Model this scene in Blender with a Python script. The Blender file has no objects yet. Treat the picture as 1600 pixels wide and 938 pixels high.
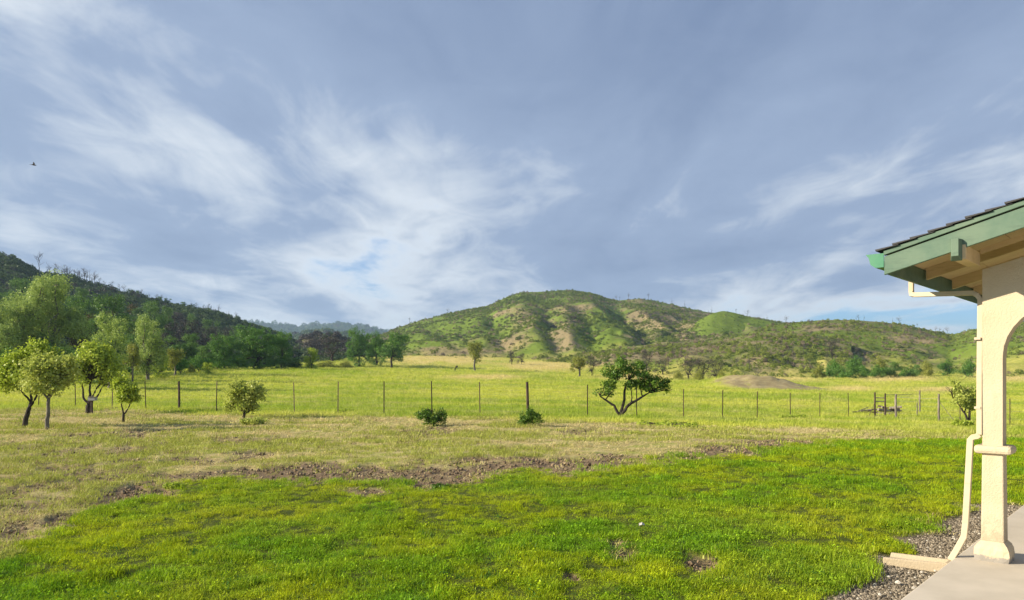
import bpy, math
import numpy as np
from math import radians, sin, cos, pi

# ------------------------------------------------------------------ camera, world, sun, exposure
F, CX, HY, CH = 1142.0, 800.0, 585.0, 1.72          # focal length in photo pixels, principal column, eye-level row, eye height
SC = bpy.context.scene
COL = SC.collection
cam_d = bpy.data.cameras.new('camera'); cam = bpy.data.objects.new('camera', cam_d); COL.objects.link(cam)
cam.location = (0, 0, CH); cam.rotation_euler = (pi/2, 0, 0)
cam_d.sensor_width = 36.0; cam_d.lens = 36.0*F/1600.0
cam_d.shift_y = (HY-469.0)/1600.0
cam_d.clip_start = 0.05; cam_d.clip_end = 20000
SC.camera = cam
SUN_EL, SUN_PHI = radians(23), radians(9)            # sun low on the left, a little behind the viewer
Lx, Ly, Lz = -cos(SUN_PHI)*cos(SUN_EL), -sin(SUN_PHI)*cos(SUN_EL), sin(SUN_EL)

W = bpy.data.worlds.new('World'); SC.world = W; W.use_nodes = True
def build_world():
    nt = W.node_tree; N = nt.nodes; L = nt.links; N.clear()
    out = N.new('ShaderNodeOutputWorld'); bg = N.new('ShaderNodeBackground'); bg.inputs[1].default_value = 0.11
    L.new(bg.outputs[0], out.inputs[0])
    sky = N.new('ShaderNodeTexSky'); sky.sky_type = 'NISHITA'; sky.sun_disc = False
    sky.sun_elevation = SUN_EL; sky.sun_rotation = math.atan2(Lx, Ly) % (2*pi)
    sky.air_density = 1.0; sky.dust_density = 0.6; sky.ozone_density = 2.0
    tc = N.new('ShaderNodeTexCoord')
    sep = N.new('ShaderNodeSeparateXYZ'); L.new(tc.outputs['Generated'], sep.inputs[0])
    def M(op, a, b=None, clamp=False):
        n = N.new('ShaderNodeMath'); n.operation = op; n.use_clamp = clamp
        for i, v in enumerate((a, b)):
            if v is None: continue
            if isinstance(v, (int, float)): n.inputs[i].default_value = v
            else: L.new(v, n.inputs[i])
        return n.outputs[0]
    zc = M('MAXIMUM', sep.outputs[2], 0.0)
    den = M('ADD', zc, 0.13)
    px = M('DIVIDE', sep.outputs[0], den); py = M('DIVIDE', sep.outputs[1], den)
    cmb = N.new('ShaderNodeCombineXYZ'); L.new(px, cmb.inputs[0]); L.new(py, cmb.inputs[1])
    def noise(scale, detail, rough, dist, loc, rot, stretch):
        mp = N.new('ShaderNodeMapping'); mp.inputs['Location'].default_value = loc
        mp.inputs['Rotation'].default_value = (0, 0, rot); mp.inputs['Scale'].default_value = stretch
        L.new(cmb.outputs[0], mp.inputs[0])
        n = N.new('ShaderNodeTexNoise'); n.inputs['Scale'].default_value = scale; n.inputs['Detail'].default_value = detail
        n.inputs['Roughness'].default_value = rough; n.inputs['Distortion'].default_value = dist
        L.new(mp.outputs[0], n.inputs['Vector']); return n.outputs[0]
    big = noise(0.55, 3, 0.5, 0.3, CLOUD_LOC[0], 0.12, (1, 0.75, 1))
    wisp = noise(1.5, 7, 0.56, 0.6, CLOUD_LOC[1], 0.10, (1.0, 0.48, 1))
    fine = noise(4.0, 6, 0.6, 1.0, CLOUD_LOC[2], 0.2, (1, 0.6, 1))
    dens = M('ADD', M('ADD', M('MULTIPLY', big, 0.53), M('MULTIPLY', wisp, 0.36)), M('MULTIPLY', fine, 0.13))
    # the deck is thick overhead and thins to veils towards the horizon
    thick = M('MULTIPLY', zc, 1.0, True)
    cov = N.new('ShaderNodeMapRange'); cov.interpolation_type = 'SMOOTHSTEP'
    cov.inputs[1].default_value = 0.40; cov.inputs[2].default_value = 0.51
    L.new(M('ADD', dens, M('MULTIPLY', thick, 0.30)), cov.inputs[0])
    # thin cloud is bright, thick cloud is blue grey
    ramp = N.new('ShaderNodeValToRGB'); L.new(M('ADD', dens, M('MULTIPLY', thick, 0.27)), ramp.inputs[0])
    e = ramp.color_ramp.elements
    e[0].position = 0.46; e[0].color = (4.2, 4.45, 4.65, 1)
    e[1].position = 0.84; e[1].color = (0.74, 1.08, 1.85, 1)
    m = e.new(0.585); m.color = (1.6, 2.05, 2.9, 1)
    mix = N.new('ShaderNodeMix'); mix.data_type = 'RGBA'
    L.new(cov.outputs[0], mix.inputs[0]); 
    tint = N.new('ShaderNodeMix'); tint.data_type = 'RGBA'; tint.blend_type = 'MULTIPLY'; tint.inputs[0].default_value = 1.0
    L.new(sky.outputs[0], tint.inputs[6]); tint.inputs[7].default_value = (0.40, 0.55, 0.78, 1)
    L.new(tint.outputs[2], mix.inputs[6]); L.new(ramp.outputs[0], mix.inputs[7])
    L.new(mix.outputs[2], bg.inputs[0])
CLOUD_LOC = ((2.3, 2.9, 0), (9.3, 2.2, 0), (1.0, 7.0, 0))
build_world()
sun_d = bpy.data.lights.new('sun', 'SUN'); sun = bpy.data.objects.new('sun', sun_d); COL.objects.link(sun)
sun_d.energy = 5.0; sun_d.angle = radians(0.6); sun_d.color = (1.0, 0.87, 0.66)
from mathutils import Vector
sun.rotation_euler = Vector((Lx, Ly, Lz)).to_track_quat('Z', 'Y').to_euler()
SC.view_settings.view_transform = 'Standard'; SC.view_settings.look = 'None'
SC.view_settings.exposure = 0.95; SC.view_settings.gamma = 1.0
SC.render.engine = 'CYCLES'
SC.cycles.max_bounces = 6; SC.cycles.diffuse_bounces = 3; SC.cycles.transmission_bounces = 3
SC.cycles.transparent_max_bounces = 4; SC.cycles.volume_bounces = 0

# ------------------------------------------------------------------ helpers
rng = np.random.default_rng(7)
def sstep(a, b, x):
    t = np.clip((np.asarray(x, float)-a)/(b-a), 0, 1); return t*t*(3-2*t)
def _hash(ix, iy, seed):
    h = (ix.astype(np.int64)*374761393 + iy.astype(np.int64)*668265263 + seed*974634777) & 0xFFFFFFFF
    h = ((h ^ (h >> 13))*1274126177) & 0xFFFFFFFF
    return ((h ^ (h >> 16)) & 0xFFFFFF)/float(0xFFFFFF)
def vnoise(x, y, seed=0):
    x = np.asarray(x, float); y = np.asarray(y, float)
    ix = np.floor(x); iy = np.floor(y); fx = x-ix; fy = y-iy
    fx = fx*fx*fx*(fx*(fx*6-15)+10); fy = fy*fy*fy*(fy*(fy*6-15)+10)
    a = _hash(ix, iy, seed); b = _hash(ix+1, iy, seed); c = _hash(ix, iy+1, seed); d = _hash(ix+1, iy+1, seed)
    return (a*(1-fx)+b*fx)*(1-fy)+(c*(1-fx)+d*fx)*fy
def fbm(x, y, seed=0, oct=4, gain=0.5):
    s = 0; a = 1; t = 0
    for i in range(oct):
        s = s+a*vnoise(x*2**i+13.7*i, y*2**i-7.1*i, seed+i); t += a; a *= gain
    return s/t                                           # 0..1
def ridged(x, y, seed=0, oct=4):
    s = 0; a = 1; t = 0
    for i in range(oct):
        s = s+a*(1-np.abs(2*vnoise(x*2**i+5.3*i, y*2**i+9.1*i, seed+i)-1)); t += a; a *= 0.5
    return s/t
def mesh_obj(name, verts, faces, mat=None, parent=None, smooth=False, link=True):
    me = bpy.data.meshes.new(name)
    verts = np.asarray(verts, np.float32)
    if isinstance(faces, np.ndarray):
        n, k = faces.shape
        me.vertices.add(len(verts)); me.vertices.foreach_set('co', verts.ravel())
        me.loops.add(n*k); me.loops.foreach_set('vertex_index', faces.astype(np.int32).ravel())
        me.polygons.add(n); me.polygons.foreach_set('loop_start', np.arange(0, n*k, k, dtype=np.int32))
        me.polygons.foreach_set('loop_total', np.full(n, k, np.int32))
        me.update(calc_edges=True); me.validate()
    else:
        me.from_pydata([tuple(map(float, v)) for v in verts], [], faces); me.update()
    if smooth: me.polygons.foreach_set('use_smooth', np.ones(len(me.polygons), bool))
    if mat is not None:
        for m in (mat if isinstance(mat, (list, tuple)) else [mat]): me.materials.append(m)
    o = bpy.data.objects.new(name, me)
    if link: COL.objects.link(o)
    if parent is not None: o.parent = parent
    return o
def tag(o, label=None, cat=None, group=None, kind=None):
    for k, v in (('label', label), ('category', cat), ('group', group), ('kind', kind)):
        if v: o[k] = v
    return o
def thing(name, label, cat, loc, group=None, rz=0, s=1):
    o = bpy.data.objects.new(name, None); COL.objects.link(o); o.empty_display_size = 0.2
    o.location = loc; o.rotation_euler = (0, 0, rz); o.scale = (s, s, s) if np.isscalar(s) else s
    return tag(o, label, cat, group)
def copy_tree(root, loc, rz=0, s=1, label=None, group=None):
    r = root.copy(); COL.objects.link(r); r.location = loc; r.rotation_euler = (0, 0, rz)
    r.scale = (s, s, s) if np.isscalar(s) else s
    if label: r['label'] = label
    if group: r['group'] = group
    for ch in list(root.children):
        c = ch.copy(); COL.objects.link(c); c.parent = r
    return r
class MB:
    def __init__(s): s.v = []; s.f = []; s.n = 0
    def add(s, v, f):
        v = np.asarray(v, float); s.v.append(v); s.f += [tuple(int(i)+s.n for i in q) for q in f]; s.n += len(v); return s
    def tube(s, pts, rad, sides=7, cap=True):
        pts = np.asarray(pts, float); rad = np.broadcast_to(np.asarray(rad, float), (len(pts),))
        vs = []
        for i, p in enumerate(pts):
            t = pts[min(i+1, len(pts)-1)]-pts[max(i-1, 0)]; t = t/(np.linalg.norm(t)+1e-9)
            up = np.array([0, 0, 1.]) if abs(t[2]) < 0.9 else np.array([1., 0, 0])
            a = np.cross(t, up); a /= np.linalg.norm(a); b = np.cross(t, a)
            for k in range(sides):
                an = 2*pi*k/sides; vs.append(p+rad[i]*(cos(an)*a+sin(an)*b))
        fs = []
        for i in range(len(pts)-1):
            for k in range(sides):
                k2 = (k+1) % sides
                fs.append((i*sides+k, i*sides+k2, (i+1)*sides+k2, (i+1)*sides+k))
        if cap:
            fs.append(tuple(range(sides-1, -1, -1))); fs.append(tuple((len(pts)-1)*sides+k for k in range(sides)))
        return s.add(vs, fs)
    def hexa(s, c8):                                     # bottom 4 counter-clockwise then top 4
        return s.add(c8, [(3, 2, 1, 0), (4, 5, 6, 7), (0, 1, 5, 4), (1, 2, 6, 5), (2, 3, 7, 6), (3, 0, 4, 7)])
    def box(s, x0, x1, y0, y1, z0, z1):
        return s.hexa([(x0, y0, z0), (x1, y0, z0), (x1, y1, z0), (x0, y1, z0), (x0, y0, z1), (x1, y0, z1), (x1, y1, z1), (x0, y1, z1)])
    def build(s, name, mat, parent=None, smooth=False, bevel=0, link=True):
        o = mesh_obj(name, np.concatenate(s.v), s.f, mat, parent, smooth, link)
        if bevel:
            m = o.modifiers.new('bevel', 'BEVEL'); m.width = bevel; m.segments = 2; m.limit_method = 'ANGLE'
        return o

# ------------------------------------------------------------------ materials
class NM:
    def __init__(s, name):
        s.m = bpy.data.materials.new(name); s.m.use_nodes = True; s.nt = s.m.node_tree; s.nt.nodes.clear()
        s.out = s.new('ShaderNodeOutputMaterial')
    def new(s, t, **k):
        n = s.nt.nodes.new(t)
        for a, b in k.items(): setattr(n, a, b)
        return n
    def link(s, a, b): s.nt.links.new(a, b)
    def put(s, sock, v):
        if v is None: return
        if hasattr(v, 'is_output') or isinstance(v, bpy.types.NodeSocket): s.link(v, sock)
        else:
            if isinstance(v, tuple) and len(v) == 3 and sock.type == 'RGBA': v = v+(1,)
            sock.default_value = v
    def coord(s, kind='Object'): return s.new('ShaderNodeTexCoord').outputs[kind]
    def pos(s): return s.new('ShaderNodeNewGeometry').outputs['Position']
    def noise(s, vec, scale, detail=4, rough=0.55, dist=0, stretch=None):
        if stretch:
            mp = s.new('ShaderNodeMapping'); mp.inputs['Scale'].default_value = stretch; s.link(vec, mp.inputs[0]); vec = mp.outputs[0]
        n = s.new('ShaderNodeTexNoise'); s.link(vec, n.inputs['Vector'])
        n.inputs['Scale'].default_value = scale; n.inputs['Detail'].default_value = detail
        n.inputs['Roughness'].default_value = rough; n.inputs['Distortion'].default_value = dist
        return n.outputs[0]
    def math(s, op, a, b=0.0, clamp=False):
        n = s.new('ShaderNodeMath', operation=op, use_clamp=clamp); s.put(n.inputs[0], a); s.put(n.inputs[1], b); return n.outputs[0]
    def rng(s, v, a, b, c=0.0, d=1.0):
        n = s.new('ShaderNodeMapRange', interpolation_type='SMOOTHSTEP'); s.link(v, n.inputs[0])
        for i, q in enumerate((a, b, c, d)): n.inputs[i+1].default_value = q
        return n.outputs[0]
    def mix(s, f, a, b, blend='MIX'):
        n = s.new('ShaderNodeMix', data_type='RGBA', blend_type=blend); s.put(n.inputs[0], f); s.put(n.inputs[6], a); s.put(n.inputs[7], b)
        return n.outputs[2]
    def attr(s, name, typ='GEOMETRY'):
        n = s.new('ShaderNodeAttribute', attribute_type=typ); n.attribute_name = name; return n
    def bump(s, h, strength=0.5, dist=0.05, normal=None):
        n = s.new('ShaderNodeBump'); n.inputs['Strength'].default_value = strength; n.inputs['Distance'].default_value = dist
        s.link(h, n.inputs['Height']); return n.outputs[0]
    def bsdf(s, col, rough=0.8, normal=None, spec=0.3):
        b = s.new('ShaderNodeBsdfPrincipled'); s.put(b.inputs['Base Color'], col); s.put(b.inputs['Roughness'], rough)
        b.inputs['Specular IOR Level'].default_value = spec
        if normal is not None: s.link(normal, b.inputs['Normal'])
        s.link(b.outputs[0], s.out.inputs[0]); return s.m
    def foliage(s, col, trans=0.35, gloss=0.06, tcol=None):
        d = s.new('ShaderNodeBsdfDiffuse'); t = s.new('ShaderNodeBsdfTranslucent'); g = s.new('ShaderNodeBsdfGlossy')
        s.put(d.inputs[0], col); s.put(t.inputs[0], tcol if tcol is not None else col); g.inputs['Roughness'].default_value = 0.45
        a = s.new('ShaderNodeMixShader'); a.inputs[0].default_value = trans; s.link(d.outputs[0], a.inputs[1]); s.link(t.outputs[0], a.inputs[2])
        b = s.new('ShaderNodeMixShader'); b.inputs[0].default_value = gloss; s.link(a.outputs[0], b.inputs[1]); s.link(g.outputs[0], b.inputs[2])
        s.link(b.outputs[0], s.out.inputs[0]); return s.m
def leaf_mat(name, c0, c1, trans=0.35, nscale=0.6, gloss=0.02):
    n = NM(name)
    isl = n.new('ShaderNodeNewGeometry').outputs['Random Per Island']
    nz = n.noise(n.coord(), nscale, 3)
    f = n.math('ADD', n.math('MULTIPLY', isl, 0.6), n.math('MULTIPLY', n.rng(nz, 0.3, 0.7), 0.4))
    return n.foliage(n.mix(f, c0, c1), trans, gloss)
def bark_mat(name, c0, c1):
    n = NM(name); v = n.coord()
    z = n.noise(v, 14, 5, 0.6, 0.3, (1, 1, 0.25))
    return n.bsdf(n.mix(n.rng(z, 0.3, 0.7), c0, c1), 0.9, n.bump(z, 0.8, 0.02))
def tint_mat(name, trans=0.35, gloss=0.04):
    n = NM(name); t = n.attr('tint', 'INSTANCER').outputs['Color']
    isl = n.new('ShaderNodeNewGeometry').outputs['Random Per Island']
    k = n.math('ADD', 0.72, n.math('MULTIPLY', isl, 0.56))
    cm = n.new('ShaderNodeCombineColor')
    for i in range(3): n.link(k, cm.inputs[i])
    return n.foliage(n.mix(1.0, t, cm.outputs[0], 'MULTIPLY'), trans, gloss)
def tint_solid(name, rough=0.9):
    n = NM(name); t = n.attr('tint', 'INSTANCER').outputs['Color']
    z = n.noise(n.coord(), 2.0, 3)
    cm = n.rng(z, 0.2, 0.8, 0.75, 1.2); c = n.new('ShaderNodeCombineColor')
    for i in range(3): n.link(cm, c.inputs[i])
    return n.bsdf(n.mix(1.0, t, c.outputs[0], 'MULTIPLY'), rough)
MAT = {}
def setup_mats():
    MAT['grass'] = tint_mat('grass_blade', 0.4, 0.012)
    MAT['straw'] = tint_mat('straw_blade', 0.3, 0.015)
    MAT['scrub'] = tint_mat('scrub_leaf', 0.25, 0.02)
    MAT['clod'] = tint_solid('soil_clod'); MAT['stone'] = tint_solid('gravel_stone', 0.75)
    MAT['leaf_fruit'] = leaf_mat('leaf_fruit_tree', (0.27, 0.38, 0.03), (0.50, 0.58, 0.08), 0.4)
    MAT['leaf_fig'] = leaf_mat('leaf_pale', (0.33, 0.41, 0.06), (0.56, 0.60, 0.16), 0.4)
    MAT['leaf_dark'] = leaf_mat('leaf_dark', (0.065, 0.15, 0.02), (0.17, 0.28, 0.03), 0.3)
    MAT['leaf_oak'] = leaf_mat('leaf_oak', (0.055, 0.15, 0.025), (0.15, 0.29, 0.035), 0.28)
    MAT['leaf_forest'] = leaf_mat('leaf_forest', (0.065, 0.15, 0.035), (0.17, 0.29, 0.055), 0.25)
    MAT['leaf_willow'] = leaf_mat('leaf_willow', (0.22, 0.32, 0.07), (0.42, 0.52, 0.14), 0.35)
    MAT['leaf_olive'] = leaf_mat('leaf_olive', (0.18, 0.21, 0.035), (0.34, 0.36, 0.06), 0.3)
    MAT['leaf_brown'] = leaf_mat('leaf_brown', (0.085, 0.075, 0.035), (0.16, 0.13, 0.06), 0.2)
    MAT['leaf_burnt'] = leaf_mat('leaf_burnt', (0.035, 0.035, 0.035), (0.085, 0.075, 0.06), 0.1)
    MAT['bark'] = bark_mat('bark_dark', (0.018, 0.014, 0.012), (0.07, 0.055, 0.045))
    MAT['bark_grey'] = bark_mat('bark_grey', (0.09, 0.08, 0.07), (0.22, 0.2, 0.17))
    MAT['bark_dead'] = bark_mat('bark_dead', (0.04, 0.036, 0.034), (0.14, 0.13, 0.12))
    n = NM('stucco'); v = n.coord()
    z = n.noise(v, 60, 6, 0.7); b = n.noise(v, 2.5, 4)
    c = n.mix(n.rng(b, 0.3, 0.75), (0.54, 0.455, 0.32), (0.60, 0.525, 0.385))
    st = n.noise(v, 5, 5, 0.65, 0.5, (1, 1, 0.25)); c = n.mix(n.rng(st, 0.52, 0.75, 0, 0.5), c, (0.43, 0.34, 0.22))
    sz = n.new('ShaderNodeSeparateXYZ'); n.link(v, sz.inputs[0])
    spl = n.math('SUBTRACT', n.math('MULTIPLY', n.noise(v, 18, 6, 0.7), 0.75), sz.outputs[2])
    c = n.mix(n.rng(spl, -.05, .28, 0, .55), c, (0.33, 0.27, 0.19))
    ck = n.noise(v, 7, 8, 0.8, 3.0); c = n.mix(n.rng(n.math('ABSOLUTE', n.math('SUBTRACT', ck, .5)), 0.0, .006, .35, 0), c, (0.3, 0.24, 0.16))
    MAT['stucco'] = n.bsdf(c, 0.92, n.bump(z, 0.8, 0.010), 0.15)
    n = NM('worn_plinth'); v = n.coord(); z = n.noise(v, 45, 6, 0.7)
    sep = n.new('ShaderNodeSeparateXYZ'); n.link(v, sep.inputs[0])
    edge = n.math('ADD', sep.outputs[2], n.math('MULTIPLY', n.math('SUBTRACT', n.noise(v, 16, 5, 0.65), 0.5), 0.16))
    c = n.mix(n.rng(edge, 0.035, 0.05), (0.3, 0.28, 0.25), (0.56, 0.47, 0.33))
    MAT['plinth'] = n.bsdf(c, 0.93, n.bump(z, 0.6, 0.006), 0.15)
    def paint(name, c0, c1, dark, rough=0.6, crack=0.6):
        n = NM(name); v = n.coord(); a = n.noise(v, 3.5, 5, 0.6); g = n.noise(v, 22, 5, 0.65, 0.4, (1, 1, 0.5))
        c = n.mix(n.rng(a, 0.3, 0.7), c0, c1)
        k = n.noise(v, 9, 6, 0.75, 2.0)
        c = n.mix(n.rng(k, crack, crack+0.1, 0, 0.6), c, dark); gr = n.noise(v, 30, 5, .7, .3, (1, .12, 1)); c = n.mix(n.rng(gr, .5, .75, 0, .45), c, dark)
        return n.bsdf(c, rough, n.bump(g, 0.25, 0.004), 0.3)
    MAT['green'] = paint('green_paint', (0.08, 0.15, 0.11), (0.13, 0.195, 0.14), (0.04, 0.075, 0.06), 0.6, 0.66)
    MAT['green_metal'] = paint('green_gutter', (0.055, 0.21, 0.125), (0.085, 0.25, 0.15), (0.04, 0.11, 0.07), 0.4, 0.75)
    MAT['cream'] = paint('cream_wood', (0.60, 0.46, 0.25), (0.68, 0.53, 0.31), (0.36, 0.26, 0.14), 0.7, 0.64)
    MAT['pipe'] = paint('cream_metal', (0.53, 0.45, 0.315), (0.57, 0.49, 0.355), (0.42, 0.34, 0.23), 0.5, 0.7)
    n = NM('shingle'); v = n.coord(); MAT['shingle'] = n.bsdf(n.mix(n.noise(v, 90, 3), (0.03, 0.032, 0.035), (0.10, 0.10, 0.105)), 0.95)
    n = NM('concrete'); v = n.pos(); a = n.noise(v, 1.4, 5, 0.6); g = n.noise(v, 90, 4, 0.7); sp = n.noise(v, 14, 5, 0.7, 0.6)
    c = n.mix(n.rng(a, 0.3, 0.7), (0.47, 0.42, 0.34), (0.58, 0.52, 0.43)); c = n.mix(n.rng(sp, 0.62, 0.75, 0, 0.4), c, (0.36, 0.31, 0.25))
    MAT['concrete'] = n.bsdf(c, 0.85, n.bump(g, 0.25, 0.003), 0.25)
    n = NM('weathered_wood'); v = n.coord(); g = n.noise(v, 10, 6, 0.65, 0.2, (1, 1, 0.2))
    MAT['wood'] = n.bsdf(n.mix(n.rng(g, 0.3, 0.7), (0.10, 0.085, 0.07), (0.30, 0.26, 0.22)), 0.9, n.bump(g, 0.5, 0.01))
    n = NM('dark_wood'); v = n.coord(); g = n.noise(v, 10, 6, 0.65, 0.2, (1, 1, 0.2))
    MAT['dark_wood'] = n.bsdf(n.mix(n.rng(g, 0.3, 0.7), (0.035, 0.025, 0.02), (0.12, 0.085, 0.065)), 0.9, n.bump(g, 0.5, 0.01))
    n = NM('rusty_steel'); v = n.coord(); g = n.noise(v, 30, 4)
    MAT['steel'] = n.bsdf(n.mix(g, (0.05, 0.04, 0.035), (0.14, 0.09, 0.06)), 0.7)
    n = NM('wire'); b = n.bsdf((0.22, 0.21, 0.2, 1), 0.5); MAT['wire'] = b
    n = NM('white_box'); MAT['white'] = n.bsdf(n.mix(n.noise(n.coord(), 6, 4), (0.26, 0.26, 0.25), (0.36, 0.36, 0.35)), 0.7)
    n = NM('bird_feather'); MAT['bird'] = n.bsdf(n.mix(n.noise(n.coord(), 6, 4), (0.05, 0.04, 0.035), (0.14, 0.10, 0.07)), 0.8)
setup_mats()

# ------------------------------------------------------------------ ground height
def un(px, py, D): return np.array([(px-CX)/F*D, D, CH+(HY-py)/F*D])
FENCE = [(60, 594, 637), (118, 594, 637), (175, 594, 638), (228, 594, 639), (280, 597, 642), (338, 597, 645), (397, 598, 646), (460, 598, 648), (528, 596, 648), (600, 595, 650),
         (675, 595, 651), (750, 596, 650), (825, 596, 654), (918, 602, 655), (995, 606, 657), (1068, 609.5, 657.5), (1129, 609.5, 656.6),
         (1183, 612, 656.5), (1235, 612.5, 655), (1281, 614.5, 654.5), (1326, 615.5, 653)]
PH = 1.5
ctrl = []
for px, t, b in FENCE[::2]:
    ctrl.append(un(px, b, PH*F/(b-t)))
for x, y in ((-14, 10), (-8, 6), (0, 3), (0, 9), (0, 15), (6, 6), (12, 10), (8, 14), (-12, 20), (-4, 20), (5, 20), (-22, 22), (0, -12), (-30, -12), (30, -12), (-35, 15), (0, 26), (-8, 27)):
    ctrl.append(np.array([x, y, 0.0]))
ctrl.append(np.array([16., 22., -0.35])); ctrl.append(np.array([26., 24., -0.6])); ctrl.append(np.array([20., 12., -0.05]))
for p in ((1467, 661, 40), (1600, 655, 42), (-150, 590, 75), (100, 590, 72), (250, 588, 75), (330, 585, 85), (450, 577, 120), (520, 575, 160), (610, 572, 168), (745, 579, 160), (700, 558, 245),
          (850, 565, 220), (900, 590, 120), (1000, 593, 115), (930, 578, 170), (1080, 596, 120), (1180, 611, 92), (1290, 605, 110), (1300, 592, 150), (1400, 588, 165), (1540, 592, 160), (1540, 604, 110), (1700, 595, 150),
          (500, 612, 60), (700, 612, 60), (900, 618, 58), (1200, 628, 60), (1400, 630, 62)):
    ctrl.append(un(*p))
for an in np.linspace(-60, 60, 9): ctrl.append(np.array([520*sin(radians(an)), 520*cos(radians(an)), 7.0]))
ctrl = np.array(ctrl)
def _tpsk(r): return np.where(r > 1e-9, r*r*np.log(r+1e-12), 0)
_n = len(ctrl); _K = _tpsk(np.linalg.norm(ctrl[:, None, :2]-ctrl[None, :, :2], axis=2)) + np.eye(_n)*30.0
_P = np.c_[np.ones(_n), ctrl[:, :2]]
_A = np.zeros((_n+3, _n+3)); _A[:_n, :_n] = _K; _A[:_n, _n:] = _P; _A[_n:, :_n] = _P.T
_w = np.linalg.solve(_A, np.r_[ctrl[:, 2], 0, 0, 0])
def G(x, y, detail=True):
    x = np.atleast_1d(np.asarray(x, float)); y = np.atleast_1d(np.asarray(y, float)); sh = x.shape
    xf = x.ravel(); yf = y.ravel(); z = np.empty(xf.shape)
    for i in range(0, len(xf), 40000):
        X = xf[i:i+40000]; Y = yf[i:i+40000]
        r = np.sqrt((X[:, None]-ctrl[None, :, 0])**2+(Y[:, None]-ctrl[None, :, 1])**2)
        z[i:i+40000] = _tpsk(r)@_w[:_n]+_w[_n]+_w[_n+1]*X+_w[_n+2]*Y
    z = z.reshape(sh); R = np.hypot(x, y)
    z = z+(6.0-z)*sstep(380, 560, R)
    back = sstep(2, -14, y); z = z*(1-back)
    # the cut bank, a worn earth mound in the meadow
    mx, my = (1188-CX)/F*100, 100.0
    z = z+1.6*np.exp(-(((x-mx)/6.3)**2)**1.4-((y-my-3)/6.0)**2)
    z = z+1.1*(fbm(x/2.2, y/2.2, 13, 4)-.5)*np.exp(-((x-mx)/7)**2-((y-my-2)/7)**2)
    if detail:
        am = sstep(22, 45, R)
        z = z+(fbm(x*0.9, y*0.9, 3, 3)-0.5)*(0.05+0.12*am)+(fbm(x/14., y/14., 8, 3)-0.5)*(0.03+0.5*sstep(50, 110, R))
    return z
# ---- regions of the yard, by the lines that bound them (photo column -> row of the edge, on level ground)
def _pl(pts): a = np.array(pts, float); return lambda p: np.interp(p, a[:, 0], a[:, 1])
lawn_edge = _pl([(-600, 1060), (-200, 960), (0, 888), (60, 852), (130, 812), (190, 778), (270, 757), (330, 751), (400, 748), (480, 750), (560, 760), (650, 757), (720, 755), (800, 745), (900, 734), (1000, 725), (1100, 715), (1200, 702), (1290, 690), (1400, 681), (1470, 676), (1550, 670), (1700, 664), (2200, 655)])
dirt_top = _pl([(-600, 1010), (-200, 900), (0, 850), (80, 812), (160, 765), (240, 738), (330, 734), (400, 729), (480, 723), (560, 728), (610, 736), (660, 722), (750, 718), (830, 712), (950, 707), (1010, 720), (1100, 701), (1200, 686), (1300, 684), (1400, 679), (2200, 655)])
fence_line = _pl([(px, b) for px, t, b in FENCE]+[(1400, 654), (1467, 659), (1700, 662)])
FUR = [[(-60, 702), (30, 690), (120, 681)], [(120, 681), (200, 675), (285, 673)], [(180, 682), (230, 681)], [(20, 705), (100, 693), (125, 691)], [(95, 742), (170, 722), (240, 710)], [(-40, 780), (60, 762), (150, 744), (230, 730)],
       [(600, 670), (735, 671)], [(620, 677), (705, 677)], [(860, 673), (1010, 672)], [(250, 720), (350, 716), (430, 705)], [(-60, 820), (50, 790), (130, 775)], [(330, 690), (470, 688)], [(-80, 860), (60, 815), (200, 772), (310, 744)], [(-80, 765), (120, 722), (265, 697)], [(-80, 740), (100, 708), (210, 694)]]
SOIL = [(1100, 884, 34, 16), (975, 868, 20, 9), (1130, 905, 20, 10), (960, 850, 12, 7), (700, 752, 20, 5), (560, 770, 40, 6), (250, 770, 30, 9), (890, 900, 14, 6)]
TH = radians(43); D1 = np.array([sin(TH), cos(TH)]); D2 = np.array([cos(TH), -sin(TH)]); C0 = np.array([4.19, 6.32])
SLAB_B = -0.28
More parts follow.
